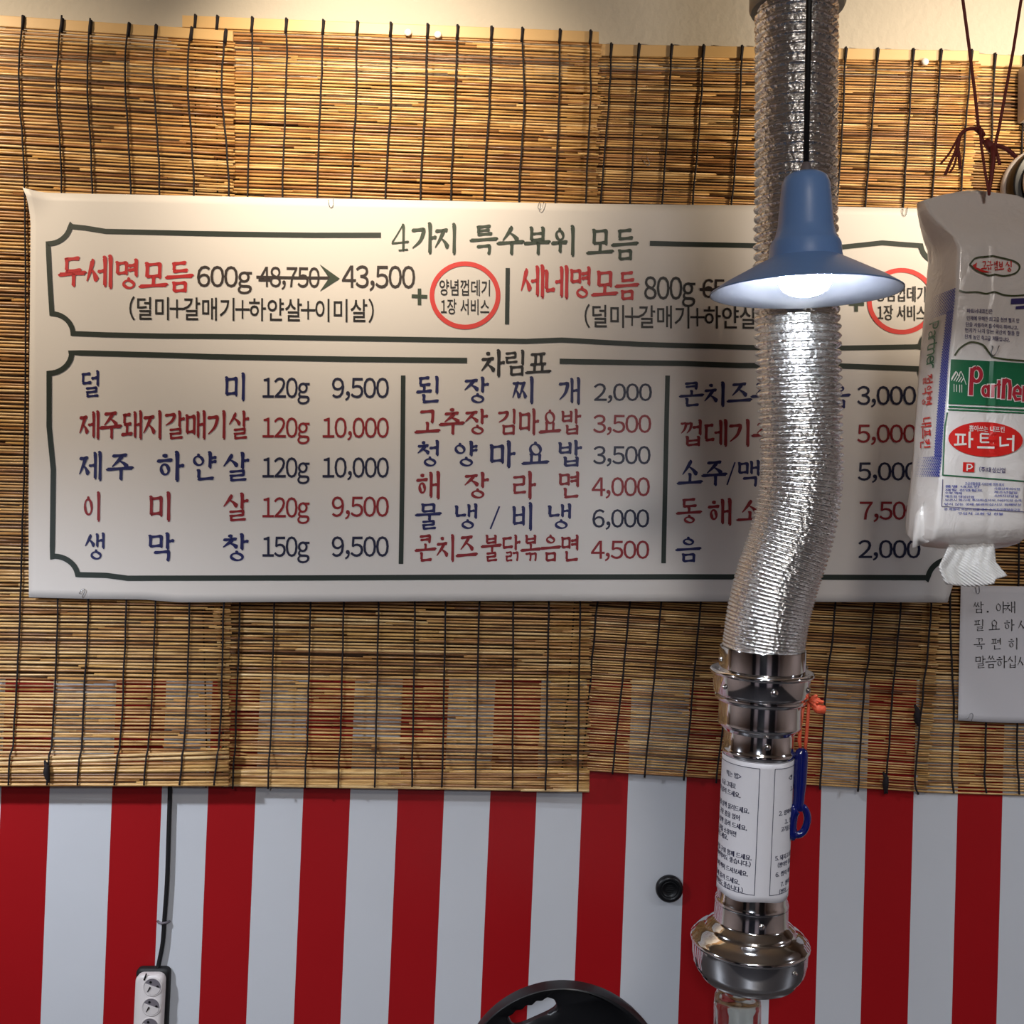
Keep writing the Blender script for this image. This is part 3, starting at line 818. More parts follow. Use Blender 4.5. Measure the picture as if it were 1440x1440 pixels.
row(R, [('w', '고추장', 584, 687, 576, 611), ('w', '김마요밥', 699, 818, 576, 611)], R, [('3,500', 834, 916, 583, 609, '3500')])
row(N, [('c', '청', 586, 620, 620, 656), ('c', '양', 636, 672, 621, 656), ('c', '마', 688, 725, 621, 657), ('c', '요', 735, 771, 621, 655), ('c', '밥', 784, 819, 620, 656)], Nd, [('3,500', 834, 915, 627, 653, '3500')])
row(R, [('c', '해', 585, 620, 664, 701), ('c', '장', 652, 688, 665, 701), ('c', '라', 720, 754, 664, 701), ('c', '면', 785, 817, 664, 700)], R, [('4,000', 832, 914, 671, 698, '4000')])
row(N, [('c', '물', 585, 620, 709, 744), ('c', '냉', 639, 673, 709, 744), ('c', '/', 680, 712, 712, 744), ('c', '비', 720, 752, 708, 745), ('c', '냉', 770, 805, 709, 744)], Nd, [('6,000', 833, 913, 716, 742, '6000')])
row(R, [('w', '콘치즈', 584, 671, 753, 789), ('w', '불닭볶음면', 677, 816, 753, 789)], R, [('4,500', 831, 913, 760, 786, '4500')])
row(N, [('w', '콘치즈주', 956, 1090, 538, 571), ('c', '음', 1164, 1194, 541, 574)], Nd, [('3,000', 1204, 1287, 543, 570, '3000')])
row(R, [('w', '껍데기추', 956, 1092, 591, 627)], R, [('5,000', 1204, 1287, 597, 623, '5000')])
row(N, [('w', '소주', 953, 1022, 648, 683), ('c', '/', 1014, 1042, 650, 682), ('c', '맥', 1037, 1070, 648, 684)], Nd, [('5,000', 1205, 1290, 650, 676, '5000')])
row(R, [('c', '동', 952, 986, 702, 736), ('c', '해', 995, 1030, 702, 738), ('c', '소', 1037, 1072, 704, 734)], R, [('7,500', 1208, 1291, 705, 731, '7500')])
row(N, [('c', '음', 951, 985, 756, 790)], Nd, [('2,000', 1206, 1293, 759, 785, '2000')])

# ------------------------------------------------------------------ wire hooks that pin things up
def hook(px, py, y, lab, h=13, tilt=0.0, flip=1):
    p = at(px, py, y); k = .0013*h/13; mb = MB(); pts = []
    ca, sa = math.cos(tilt), math.sin(tilt)
    for (a, b) in ((-3.2, 5.5), (-3.4, 2), (-3, -4), (-1.2, -6.5), (1, -6), (2.2, -3), (2.4, 3), (3.6, 6.5)):
        b *= flip
        pts.append(p + Vector(((a*ca - b*sa)*k, -.001, (a*sa + b*ca)*k)))
    pts[0].y += .012; pts[-1].y += .003
    mb.tube([Vector(q) for q in crom([tuple(q) for q in pts], 4)], .0006, 6)
    tag(mb.build('wire_hook', M['wire'], None, True), lab, 'hook', 'wire hooks holding things to the blinds')
hook(466, 284, YB-.002, 'small wire hook on the banner top edge, left of the green title', 14, .1)
hook(761, 288, YB-.002, 'small wire hook on the banner top edge, above the green title', 13, -.3)
hook(1273, 297, YB-.002, 'small wire hook on the banner top edge, right of the pendant lamp', 13, -.1)
hook(116, 834, YB-.003, 'small wire hook at the bottom left corner of the banner', 12, -.5, -1)
hook(909, 226, -.028, 'small wire hook stuck in the bare reeds above the banner', 14, .5)

# ------------------------------------------------------------------ paper note on the right
YN = -.024
note_c = at(1420, 920, YN)
note = thing('paper_note', (note_c.x, YN, note_c.z), 'white paper note with four lines of black writing, hooked to the far right blind', 'note')
def note_surf(off):
    def f(px, py):
        p = at(px, py, YN); w = .004*math.sin((px-1350)*.035)*((py-820)/200) ; return Vector((p.x, YN - abs(w) - off, p.z))
    return f
mb = MB(); f = note_surf(0); rows = []
for i in range(21):
    v = i/20; rows.append([f(lerp(lerp(1351, 1347, v), lerp(1512, 1510, v), j/30), lerp(lerp(823, 826, j/30), lerp(1013, 1020, j/30), v)) for j in range(31)])
mb.grid(rows); o = mb.build('sheet', M['paper'], note, True); mod_solid(o, .0005, -1)
P = Print(note_surf(.0012))
for t, xs, y0, y1 in (('쌈', (1368,), 846, 862), ('야채', (1399, 1413), 846, 862), ('필요하시', (1369, 1390, 1411, 1431), 871, 887), ('면', (1452,), 871, 887), ('꼭편히', (1369, 1393, 1417), 897, 913), ('말씀하십시', (1370, 1385, 1400, 1415, 1430), 922, 939)):
    for c, x in zip(t, xs): P.ch(c, x, x+15, y0, y1, .085)
P.line([(1387, 860), (1389.5, 860)], 2.5)
P.build('lettering', M['ink_black'], note)
hook(1375, 829, YN-.004, 'small wire hook at the top of the paper note', 11, .1)
hook(1365, 1009, YN-.004, 'small wire hook at the bottom of the paper note', 12, -.3, -1)

# ------------------------------------------------------------------ round wall appliance at the right edge
YA = -.05
ac = at(1478, 262, YA)
app = thing('wall_appliance', (ac.x, 0, ac.z), 'white rounded appliance with a black middle on the wall, half hidden by the napkin bag', 'appliance')
def puck(name, y0, y1, r, m, bev):
    mb = MB(); mb.lathe([(0, 0), (0, r-bev), (bev*.3, r-bev*.3), (bev, r), (y0-y1-bev, r), (y0-y1-bev*.3, r-bev*.3), (y0-y1, r-bev), (y0-y1, 0)], (ac.x, y0, ac.z), (0, -1, 0), 64)
    smooth_angle(mb.build(name, m, app), 50)
puck('back_shell', -.012, -.034, .076, M['white_plastic'], .008)
puck('body', -.034, -.064, .073, M['black'], .004)
puck('front_cover', -.064, -.088, .062, M['white_plastic'], .014)
mb = MB(); b0 = at(1433, 172, -.02); b1 = at(1480, 96, -.02)
mb.box((b0.x, -.04, b0.z), (b1.x, -.012, b1.z)); o = mb.build('mounting_box', M['white_plastic'], app); mod_bevel(o, .003)
mb = MB(); mb.box((ac.x-.012, -.034, ac.z+.07), (ac.x+.012, -.016, b0.z+.004)); mb.build('mounting_arm', M['grey_plastic'], app)

# ------------------------------------------------------------------ exhaust duct
YD = -.61
PXM = (YD - CAM.y) / F            # metres per pixel at the duct
duct = thing('exhaust_duct', at(1052, 1378, YD), 'silver flexible hose and polished steel pipe hanging down over the table', 'duct')
def hose():
    ctl = [(1121, -60), (1120, 0), (1119.5, 120), (1119, 260), (1119, 380), (1121, 460), (1124, 560), (1127, 640), (1124, 700), (1112, 755), (1094, 810), (1081, 860), (1074, 905), (1072, 922)]
    pts = [at(x, y, YD) for x, y in ctl]
    C = [Vector(p) for p in crom([tuple(p) for p in pts], 60)]
    # arc length
    S_ = [0]
    for a, b in zip(C, C[1:]): S_.append(S_[-1] + (b-a).length)
    L = S_[-1]; s = 0.0; ph = 0.0; idx = 0; rings = []
    NA = 110
    while s < L:
        while idx < len(S_)-2 and S_[idx+1] < s: idx += 1
        k = (s - S_[idx]) / max(1e-9, S_[idx+1]-S_[idx]); p = C[idx].lerp(C[idx+1], k)
        t = (C[min(idx+2, len(C)-1)] - C[max(0, idx-2)]).normalized()
        py = 680 - (p.z - 1.6)/PXM      # pixel height
        pitch = interp([(-80, 13.6), (300, 13.0), (480, 12.0), (600, 10.5), (700, 7.6), (780, 5.6), (920, 4.6)], py) * PXM
        amp = interp([(-80, .0085), (480, .0075), (620, .0056), (700, .0038), (800, .0022), (920, .0013)], py)
        crk = interp([(-80, .0012), (620, .0014), (720, .0009), (800, .0004), (920, .0001)], py)
        R0 = interp([(-80, 57), (300, 57), (480, 59), (600, 57), (700, 57), (800, 58.5), (920, 57)], py) * PXM
        e1 = t.cross(Vector((0, 1, 0))).normalized(); e2 = t.cross(e1)
        ring = []
        for j in range(NA):
            a = 2*PI*j/NA; phase = ph + a/(2*PI)
            fr = phase % 1.0; band = math.floor(phase)
            prof = (.5 - .5*math.cos(2*PI*fr))**.55
            n1 = noise.noise(Vector((a*9.0, band*7.31, 1.7))); n2 = noise.noise(Vector((a*21.0, band*3.7, fr*1.6)))
            r = R0 - amp*(1-prof) + crk*(.6*n1 + .8*n2)*min(1, prof*1.2)
            zz = crk*.9*noise.noise(Vector((a*14, band*2.3, 9)))
            ring.append(p + (e1*math.cos(a) + e2*math.sin(a))*r + t*zz)
        rings.append(ring)
        st = pitch/10; s += st; ph += 1/10
    mb = MB(); vs = [v for r in rings for v in r]; fs = []
    for i in range(len(rings)-1):
        for j in range(NA):
            j2 = (j+1) % NA; fs.append((i*NA+j, (i+1)*NA+j, (i+1)*NA+j2, i*NA+j2))
    mb.add(vs, fs); o = mb.build('flexible_hose', M['foil'], duct, True)
hose()
# grey rigid collar the hose is pushed into
mb = MB(); top = at(1121, 14, YD)
Rc = 65*PXM
mb.lathe([(0.0, Rc-.009), (.0, Rc-.002), (.004, Rc), (.03, Rc), (.034, Rc-.003), (.46, Rc-.003), (.46, Rc-.012), (.0, Rc-.009)], top, (0, 0, 1), 64)
smooth_angle(mb.build('collar', M['grey_metal'], duct), 40)
# the steel column: axis leaning slightly
AX0 = at(1073, 905, YD); AX1 = at(1051, 1400, YD)
axis = (AX1 - AX0).normalized()
def tpx(py): return (py - 905) * PXM
def steel(name, prof, m=None, n=96):
    mb = MB(); mb.lathe([(tpx(y), r*PXM) for y, r in prof], AX0, axis, n)
    o = mb.build(name, m or M['chrome'], duct); smooth_angle(o, 50); return o
steel('upper_coupling', [(912, 57), (911, 59.5), (913, 60), (944, 60), (945, 62)])
steel('flange_ring', [(943, 60), (941, 66), (941.5, 70), (943, 72), (946, 72.5), (948, 71), (949, 67.5), (973, 66.5), (975, 65.5), (976, 62), (978, 61.5), (979, 63.5), (982, 64), (985, 62), (987, 58)])
steel('sliding_sleeve', [(984, 57.5), (987, 57.5), (1014, 57.5), (1017, 58.5), (1020, 57.5), (1023, 54), (1028, 49.5)])
steel('pipe', [(1020, 48.6), (1028, 48.6), (1051, 48.6), (1053, 50), (1055, 51), (1058, 51), (1060, 50), (1062, 48.8), (1160, 48.6), (1266, 48.6), (1269, 50.5), (1273, 51.5), (1276, 50.5)])
steel('suction_hood', [(1275, 51), (1297, 51.5), (1299, 52), (1301, 54), (1306, 60), (1309, 62.5), (1311, 63), (1313, 66), (1316, 72), (1320, 77), (1323, 79), (1325, 81), (1327, 83), (1330, 83.5), (1332, 82.5), (1333, 80.5), (1352, 80), (1362, 77.5), (1364, 77.5), (1370, 74), (1376, 68), (1379, 66.5), (1381, 66.5), (1382, 65), (1380, 64), (1372, 62), (1340, 60)])
def rivet(py, r, ang, m='chrome', s=4.2, slot=False):
    """ang measured from the direction towards the camera, + to the right"""
    e1 = axis.cross(Vector((0, 1, 0))).normalized()
    if e1.x < 0: e1 = -e1
    e2 = axis.cross(e1).normalized()
    if e2.y > 0: e2 = -e2
    d = (e1*math.sin(ang) + e2*math.cos(ang)).normalized()
    p = AX0 + axis*tpx(py) + d*r*PXM; mb = MB(); q = s*PXM
    mb.lathe([(-.004, q*.8), (0, q), (.0012, q), (.0026, q*.7), (.003, 0)], p, d, 20)
    o = mb.build('screw', M[m], duct, True)
for py, r, a, s in ((962, 67, .02, 5.2), (962, 67, .98, 4.2), (962, 67, -1.05, 3.6), (962, 67, 2.4, 4), (935, 60, 1.45, 3.2), (928, 60, -1.45, 3.2), (1040, 48.6, .0, 4.6), (1288, 51, .05, 4.4), (1345, 80, .62, 4.0)):
    rivet(py, r, a, 'chrome', s)
# paper sleeve glued round the pipe, with its printed instructions
e1p = axis.cross(Vector((0, 1, 0))).normalized(); e1p = e1p if e1p.x > 0 else -e1p
e2p = axis.cross(e1p).normalized(); e2p = e2p if e2p.y < 0 else -e2p
VIEW = math.atan2(AX0.x - CAM.x, -(CAM.y - YD))      # angle of the line of sight
def cyl(off, R=49.6):
    def f(sx, py):      # sx = arc length in px from the line facing the camera
        a = sx/R - VIEW
        return AX0 + axis*tpx(py) + (e1p*math.sin(a) + e2p*math.cos(a))*(R+off)*PXM
    return f
mb = MB(); f = cyl(0); rows = []
for i in range(25):
    v = i/24
    rows.append([f(lerp(-112, 112, j/60), lerp(1063, 1256 + 1.6*math.sin(j*.33), v)) for j in range(61)])
mb.grid(rows); pw = mb.build('paper_sleeve', M['paper'], duct, True); mod_solid(pw, .0005, 0); pw['label'] = 'white paper sleeve with small writing'
P = Print(cyl(.6))
P.line([(-100, 1070), (3, 1070), (3, 1245), (-100, 1245)], .9); P.line([(100, 1070), (24, 1070), (24, 1245), (100, 1245)], .9)
for t, xe, y in (('먹는 법>', -22, 1081), ('소금 그대로', -30, 1096), ('에 찍어 올려 드세요.', -22, 1107), ('고추를 살짝 올려드세요.', -9, 1126), ('구운 콩을 얹어', -22, 1138), ('마늘 살짝 올려 드세요.', -11, 1150), ('고기를 소량하면', -26, 1162), ('에 드세요.', -40, 1171), ('고기를 구워 함께 드세요.', -3, 1190), ('(찍어먹어도 좋습니다.)', -4, 1199), ('소스에 찍어 드셔보세요.', -7, 1213), ('쌈에 함께 올려 드세요.', -18, 1227), ('(찍어먹어도 좋습니다.)', -13, 1237)):
    n = len(t); P.sans(t, xe - n*5.4, xe, y, y+8); P.sans(t, xe - n*5.4 + .45, xe + .45, y, y+8)
for t, xs, y in (('<쌈', 50, 1081), ('1. 쌈', 56, 1097), ('2. 양파에 찍어', 33, 1128), ('1. 쌈', 45, 1141), ('고기를 올려', 38, 1151), ('5. 돼지고기를', 30, 1190), ('(쌈이면 좋습', 35, 1200), ('6. 쌈이 매운', 32, 1213), ('7. 쌈에', 42, 1228), ('(쌈이', 40, 1238)):
    n = len(t); P.sans(t, xs, xs+n*5.2, y, y+7.5); P.sans(t, xs+.45, xs+n*5.2+.45, y, y+7.5)
lt = P.mb.build('lettering', M['ink_navy_dark'], pw)
lt.matrix_parent_inverse = (pw.matrix_parent_inverse.copy()).inverted() @ Matrix.Translation(-duct.location)
lt.matrix_parent_inverse = Matrix.Identity(4)

# ------------------------------------------------------------------ pendant lamp
YL = -.777
PL = (YL - CAM.y)/F
lc = at(1132, 412, YL)                       # centre of the rim
lamp = thing('pendant_lamp', (lc.x, lc.y, lc.z), 'slate blue pendant lamp with a lit bulb, hanging in front of the silver hose', 'lamp')
def lz(py): return (412 - py)*PL
mb = MB()
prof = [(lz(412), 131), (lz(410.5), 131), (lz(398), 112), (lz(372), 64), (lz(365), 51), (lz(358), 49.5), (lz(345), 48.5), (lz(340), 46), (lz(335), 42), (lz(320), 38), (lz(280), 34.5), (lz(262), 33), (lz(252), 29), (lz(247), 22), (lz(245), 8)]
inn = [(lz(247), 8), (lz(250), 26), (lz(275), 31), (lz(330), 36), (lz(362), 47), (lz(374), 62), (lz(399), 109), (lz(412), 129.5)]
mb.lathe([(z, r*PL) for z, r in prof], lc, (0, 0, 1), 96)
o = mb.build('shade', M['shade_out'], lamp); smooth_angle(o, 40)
mb = MB(); mb.lathe([(z, r*PL) for z, r in inn] + [(lz(412), 131*PL)], lc, (0, 0, 1), 96)
o = mb.build('shade_lining', M['shade_in'], lamp); smooth_angle(o, 40); o['label'] = 'pale inner face of the shade'
mb = MB(); br = 38
mb.lathe([(lz(417), 0), (lz(416), 12), (lz(413), 22), (lz(408), 30), (lz(401), 36), (lz(393), br), (lz(384), 36), (lz(376), 30), (lz(366), 20), (lz(352), 16), (lz(330), 16), (lz(330), 0)][::1], lc, (0, 0, 1), 40) if False else None
mb.lathe([(lz(417), 0.02), (lz(416), 12*PL), (lz(413), 22*PL), (lz(408), 30*PL), (lz(401), 35*PL), (lz(393), 37*PL), (lz(384), 35*PL), (lz(376), 29*PL), (lz(368), 20*PL), (lz(360), 16*PL)], lc, (0, 0, 1), 40)
mb.v[0:40] = [lc + Vector((0, 0, lz(417)))]*40
o = mb.build('bulb', M['bulb'], lamp, True); o['label'] = 'glowing white bulb'
mb = MB(); mb.lathe([(lz(361), 17*PL), (lz(330), 18*PL), (lz(300), 18*PL), (lz(300), 0.0)], lc, (0, 0, 1), 32); mb.build('socket', M['black'], lamp, True)
mb = MB(); mb.lathe([(lz(247), 9*PL), (lz(243), 9*PL), (lz(233), 6*PL), (lz(231), 4*PL)], lc, (0, 0, 1), 24); mb.build('cord_grip', M['grey_plastic'], lamp, True)
mb = MB(); ct = Vector((lc.x, lc.y, 2.69)); c0 = lc + Vector((0, 0, lz(236)))
mb.tube([c0, c0.lerp(ct, .3) + Vector((.0025, 0, 0)), c0.lerp(ct, .6) + Vector((.003, 0, 0)), ct], .0032, 10); mb.build('cord', M['black_matte'], lamp, True)
mb = MB(); mb.lathe([(0, .0), (0, .035), (.014, .045), (.022, .045)], (lc.x, lc.y, 2.678), (0, 0, 1), 32); mb.build('ceiling_cap', M['black'], lamp, True)

# ------------------------------------------------------------------ napkin bag
YF = CAM.y + 1.385            # front face of the bag
def bagx(px, py): return at(px, py, YF)
# sections: (py, left px, right px, depth m, y shift of the middle, corner radius)
SEC = [(252, 1385, 1397, .006, .054, 0), (256, 1368, 1416, .012, .052, 0), (262, 1340, 1452, .020, .052, 0), (270, 1316, 1470, .024, .052, 0), (284, 1320, 1470, .036, .052, 0), (300, 1327, 1468, .054, .052, 0),
       (316, 1336, 1466, .075, .052, 0), (330, 1346, 1465, .092, .053, 0), (345, 1350, 1463, .104, .054, 0), (420, 1346, 1460, .110, .055, 0), (500, 1338, 1454, .110, .055, 0), (600, 1330, 1448, .108, .054, 0), (650, 1327, 1445, .108, .054, 0),
       (690, 1323, 1443, .11, .055, 0), (720, 1320, 1443, .112, .056, 0), (742, 1318, 1445, .112, .056, 0), (756, 1316, 1447, .10, .056, 0), (765, 1320, 1445, .075, .056, 0), (772, 1332, 1436, .035, .056, 0), (775, 1352, 1424, .012, .056, 0)]
def sec(py):
    return tuple(interp([(s[0], s[k]) for s in SEC], py) for k in range(1, 6))
def bagwave(x, z, k):
    return noise.noise(Vector((x*16, z*9, 3.1+k)))*.5 + noise.noise(Vector((x*34, z*20, k*2.7)))*.25
def front_y(px, py):
    l, r, d, ys, cr = sec(py)
    p = bagx(px, py); u = (px-l)/(r-l)*2-1
    crease = -.0016*math.exp(-((px-1397)/2.5)**2)*(1 if py < 640 else .3) + .0015*math.exp(-((px-1391)/4)**2)
    return YF + ys - d/2 + .0034*bagwave(p.x, p.z, 0)*min(1, abs(py-250)/60) + crease + .003*abs(u)**4*min(1, d/.07)
bag_c = bagx(1391, 275)
bag = thing('napkin_bag', (bag_c.x, bag_c.y+.04, bag_c.z), 'white plastic bag of paper napkins with green and blue print, hung on red strings', 'bag')
def bag_mesh():
    ys = []
    for a, b in zip(SEC, SEC[1:]):
        n = max(1, int((b[0]-a[0])/8)); ys += [lerp(a[0], b[0], k/n) for k in range(n)]
    ys.append(SEC[-1][0])
    rows = []; 
    for py in ys:
        l, r, d, yc, cr = sec(py)
        pts = []
        NF, ND = 26, 16
        # front, left to right
        for j in range(NF+1):
            px = lerp(l, r, j/NF); p = bagx(px, py); pts.append(Vector((p.x, front_y(px, py), p.z)))
        L, Rr = pts[0].copy(), pts[-1].copy(); z = L.z
        yb = YF + yc + d/2
        for j in range(1, ND+1):    # right side going back
            s = j/ND; y = lerp(Rr.y, yb, s); bul = math.sin(PI*s)
            pts.append(Vector((Rr.x + .004*bul + .003*bagwave(y*1.4+5, z, 2), y, z)))
        for j in range(1, NF+1):    # back
            s = j/NF; pts.append(Vector((lerp(Rr.x, L.x, s), yb + .002*bagwave(lerp(Rr.x, L.x, s), z, 4), z)))
        for j in range(1, ND):
            s = j/ND; y = lerp(yb, L.y, s); bul = math.sin(PI*s)
            low = max(0, min(1, (py-640)/60))
            pts.append(Vector((L.x - .003*bul - low*.006*bul + (.0022 + .004*low)*bagwave(y*1.4, z, 6), y, z)))
        rows.append(pts)
    mb = MB(); n = len(rows[0]); vs = [p for r in rows for p in r]; fs = []
    for i in range(len(rows)-1):
        for j in range(n):
            j2 = (j+1) % n; fs.append((i*n+j, (i+1)*n+j, (i+1)*n+j2, i*n+j2))
    fs.append(tuple(range(n))); fs.append(tuple((len(rows)-1)*n + j for j in range(n))[::-1])
    mb.add(vs, fs)
    o = mb.build('film', M['film'], bag, True)
    # crumpled flap at the lower left corner and at the top left
    mb = MB()
    pts = [[(1322, 690), (1312, 700), (1300, 704)], [(1320, 720), (1306, 728), (1288, 722)], [(1321, 745), (1304, 752), (1284, 748)], [(1324, 764), (1306, 762), (1283, 771)]]
    rr = []
    for i, r in enumerate(pts):
        q = []
        for k in range(9):
            s = k/8; x = interp([(0, r[0][0]), (.5, r[1][0]), (1, r[2][0])], s); y = interp([(0, r[0][1]), (.5, r[1][1]), (1, r[2][1])], s)
            p = at(x, y, YF + .02 + .02*s + .006*math.sin(i*2.1 + k*1.3)); q.append(p)
        rr.append(q)
    mb.grid(rr); o2 = mb.build('bottom_flap', M['film'], bag, True); mod_solid(o2, .0008, 0)
bag_mesh()
def FR(off):
    def f(px, py):
        p = bagx(px, py); return Vector((p.x, front_y(px, py) - off, p.z))
    return f
def LS(off):
    """left gusset: seen pixel -> point of the side"""
    def f(px, py):
        l, r, d, yc, cr = sec(py); L = bagx(l, py); yf = front_y(l, py); yb = YF + yc + d/2
        # the pixel column runs from the front edge back: u 0..1
        pe = at(l, py, yf); dd = ray(px, py); 
        x0 = L.x
        t = (x0 - CAM.x)/dd.x
        y = CAM.y + dd.y*t; z = L.z
        y = min(max(y, yf+.0005), yb)
        s = (yb-y)/(yb-yf) if yb > yf else 0; bul = math.sin(PI*(1-s)); low = max(0, min(1, (py-640)/60))
        x = x0 - .003*bul - low*.006*bul + (.0022+.004*low)*bagwave(y*1.4, z, 6)
        return Vector((x - off, y, z))
    return f
def print_on(surf, name, m, items, label=None):
    P = Print(surf)
    for it in items:
        k = it[0]
        if k == 's': P.sans(*it[1:])
        elif k == 'c': P.ch(*it[1:])
        elif k == 'l': P.line(*it[1:])
        elif k == 'p': P.add(it[1], [tuple(range(len(it[1])))])
        elif k == 'g':
            f_, nx, ny = it[1:]; rows_ = [[surf(*f_(i/nx, j/ny)) for i in range(nx+1)] for j in range(ny+1)]; P.mb.grid(rows_)
        elif k == 'vf': P.add(it[1], it[2])
    o = P.build(name, m, bag, label)
    return o
M['p_green'] = mat('green print', S(30, 106, 70), .35, coat=.3)
M['p_olive'] = mat('olive line print', S(66, 74, 44), .4)
M['p_red'] = mat('red print', S(214, 38, 34), .35, coat=.3)
M['p_red2'] = mat('logo red print', S(176, 40, 56), .35, coat=.3)
M['p_blue'] = mat('blue print', S(46, 66, 168), .4)
M['p_violet'] = mat('violet print', S(58, 48, 108), .4)
M['p_white'] = mat('white print', S(236, 232, 226), .35, coat=.3)
F1, F2, F3 = FR(.0016), FR(.0026), FR(.0034)
# emblem at the top
def blob(cx, cy, pts): return [(cx+a, cy+b) for a, b in pts]
em = crom([(1364, 372), (1372, 363), (1385, 361), (1396, 360), (1412, 363), (1428, 368), (1434, 375), (1428, 384), (1412, 388), (1400, 386), (1390, 387), (1374, 381), (1364, 372)], 5)
print_on(F1, 'emblem_outline', M['p_olive'], [('l', em, 2.4)])
print_on(F1, 'emblem_lettering', M['p_red'], [('p', [(1368, 373), (1374, 369), (1373, 376), (1383, 380), (1395, 383), (1380, 383), (1371, 379)]), ('c', '고', 1380, 1388, 367, 379, .148), ('c', '급', 1388, 1396, 367, 379, .148), ('c', '엠', 1397, 1404, 367, 380, .148), ('c', '보', 1404, 1412, 368, 380, .148), ('c', '싱', 1414, 1424, 367, 382, .148)])
print_on(F1, 'scallop_line', M['p_olive'], [('l', crom([(1349, 408), (1358, 411), (1374, 411), (1386, 413), (1398, 411), (1412, 415), (1428, 416), (1447, 414)], 6), 2.2), ('l', crom([(1343, 500), (1350, 490), (1362, 482), (1372, 482), (1383, 487), (1395, 503)], 5), 2.6), ('l', [(1395, 503), (1415, 506), (1446, 508)], 2.6)])
print_on(F1, 'slogan', M['p_violet'], [('p', [(1421.5, 420), (1446, 419), (1446, 427), (1421, 428)]), ('p', [(1428, 431), (1446, 429), (1446, 434), (1428, 435)]),
    ('s', '파트너내프킨은', 1359, 1395, 434, 440.5, 1), ('s', '인체에 무해한 최고급 천연 펄프 만', 1359, 1433, 444, 450.5, 4), ('s', '단을 사용하여 흡수력이 뛰어나고,', 1358, 1431, 453, 459.5, 5), ('s', '먼지가 나지 않는 국산의 질을 한', 1357, 1433, 461, 467.5, 5), ('s', '단계 높인 최고급 제품입니다.', 1357, 1419, 470, 476.5, 5)])
# green panel
def quad(a, b, c, d): return lambda u, v: (lerp(lerp(a[0], b[0], u), lerp(d[0], c[0], u), v), lerp(lerp(a[1], b[1], u), lerp(d[1], c[1], u), v))
print_on(F1, 'green_panel', M['p_green'], [('g', quad((1338, 505), (1445, 511), (1445, 573), (1334, 568)), 24, 10), ('g', quad((1334, 570.5), (1445, 576), (1445, 578.5), (1334, 573)), 24, 1), ('g', quad((1333, 575), (1445, 580), (1445, 582), (1333, 577)), 24, 1)])
print_on(F2, 'tree_logo', M['p_white'], [('l', crom([(1338, 533), (1344, 522.5), (1348, 529), (1351, 522.5), (1358, 541)], 3), 1.0)] + [('l', [(1338+3.2*k, 535+.7*k), (1344+2.6*k, 524+2.0*k)], 1.1) for k in range(5)] + [('l', [(1341.5, 540), (1341.5, 551)], .9), ('l', [(1345, 541), (1345, 551)], .9), ('l', [(1349, 541), (1349, 552)], .9), ('l', [(1352, 541), (1352, 552)], .9)])
def logo(dx):
    # heavy rounded latin letters
    it = []
    w = 5.6 + dx
    it += [('l', [(1366, 518 - dx/2), (1364, 556 + dx/2)], w)]
    it += [('l', [(1372+6.6*math.cos(a*PI/8), 527+9.5*math.sin(a*PI/8)) for a in range(-4, 13)], w*.9)]
    it += [('l', [(1384.8+4.2*math.cos(a*PI/8), 550+6.5*math.sin(a*PI/8)) for a in range(17)], w*.7), ('l', [(1389.6, 541 - dx/2), (1389.2, 558.5 + dx/2)], w*.6)]
    it += [('l', [(1394.8, 541 - dx/2), (1394.3, 559 + dx/2)], w*.62), ('l', [(1394.8, 546), (1397, 542.5), (1399.5, 542.5)], w*.5)]
    it += [('l', [(1403, 535 - dx/2), (1402.6, 560 + dx/2)], w*.66), ('l', [(1399.6, 541), (1406 + dx/2, 541.5)], w*.5)]
    it += [('l', [(1410, 533 - dx/2), (1409, 561 + dx/2)], w*.9), ('l', [(1410, 541), (1413.5, 535), (1417.5, 536.5), (1418.6, 545), (1418, 562 + dx/2)], w*.85)]
    it += [('l', [(1424, 553), (1433, 554), (1433, 548), (1429, 544), (1425, 547), (1423.5, 555), (1427, 562), (1434 + dx/2, 561)], w*.75)]
    it += [('l', [(1438.5, 543 - dx/2), (1438, 565 + dx/2)], w*.85), ('l', [(1438.5, 549), (1441, 545), (1445, 546)], w*.8)]
    return it
print_on(F2, 'logo_outline', M['p_white'], logo(2.6))
print_on(F3, 'logo_lettering', M['p_red2'], logo(0))
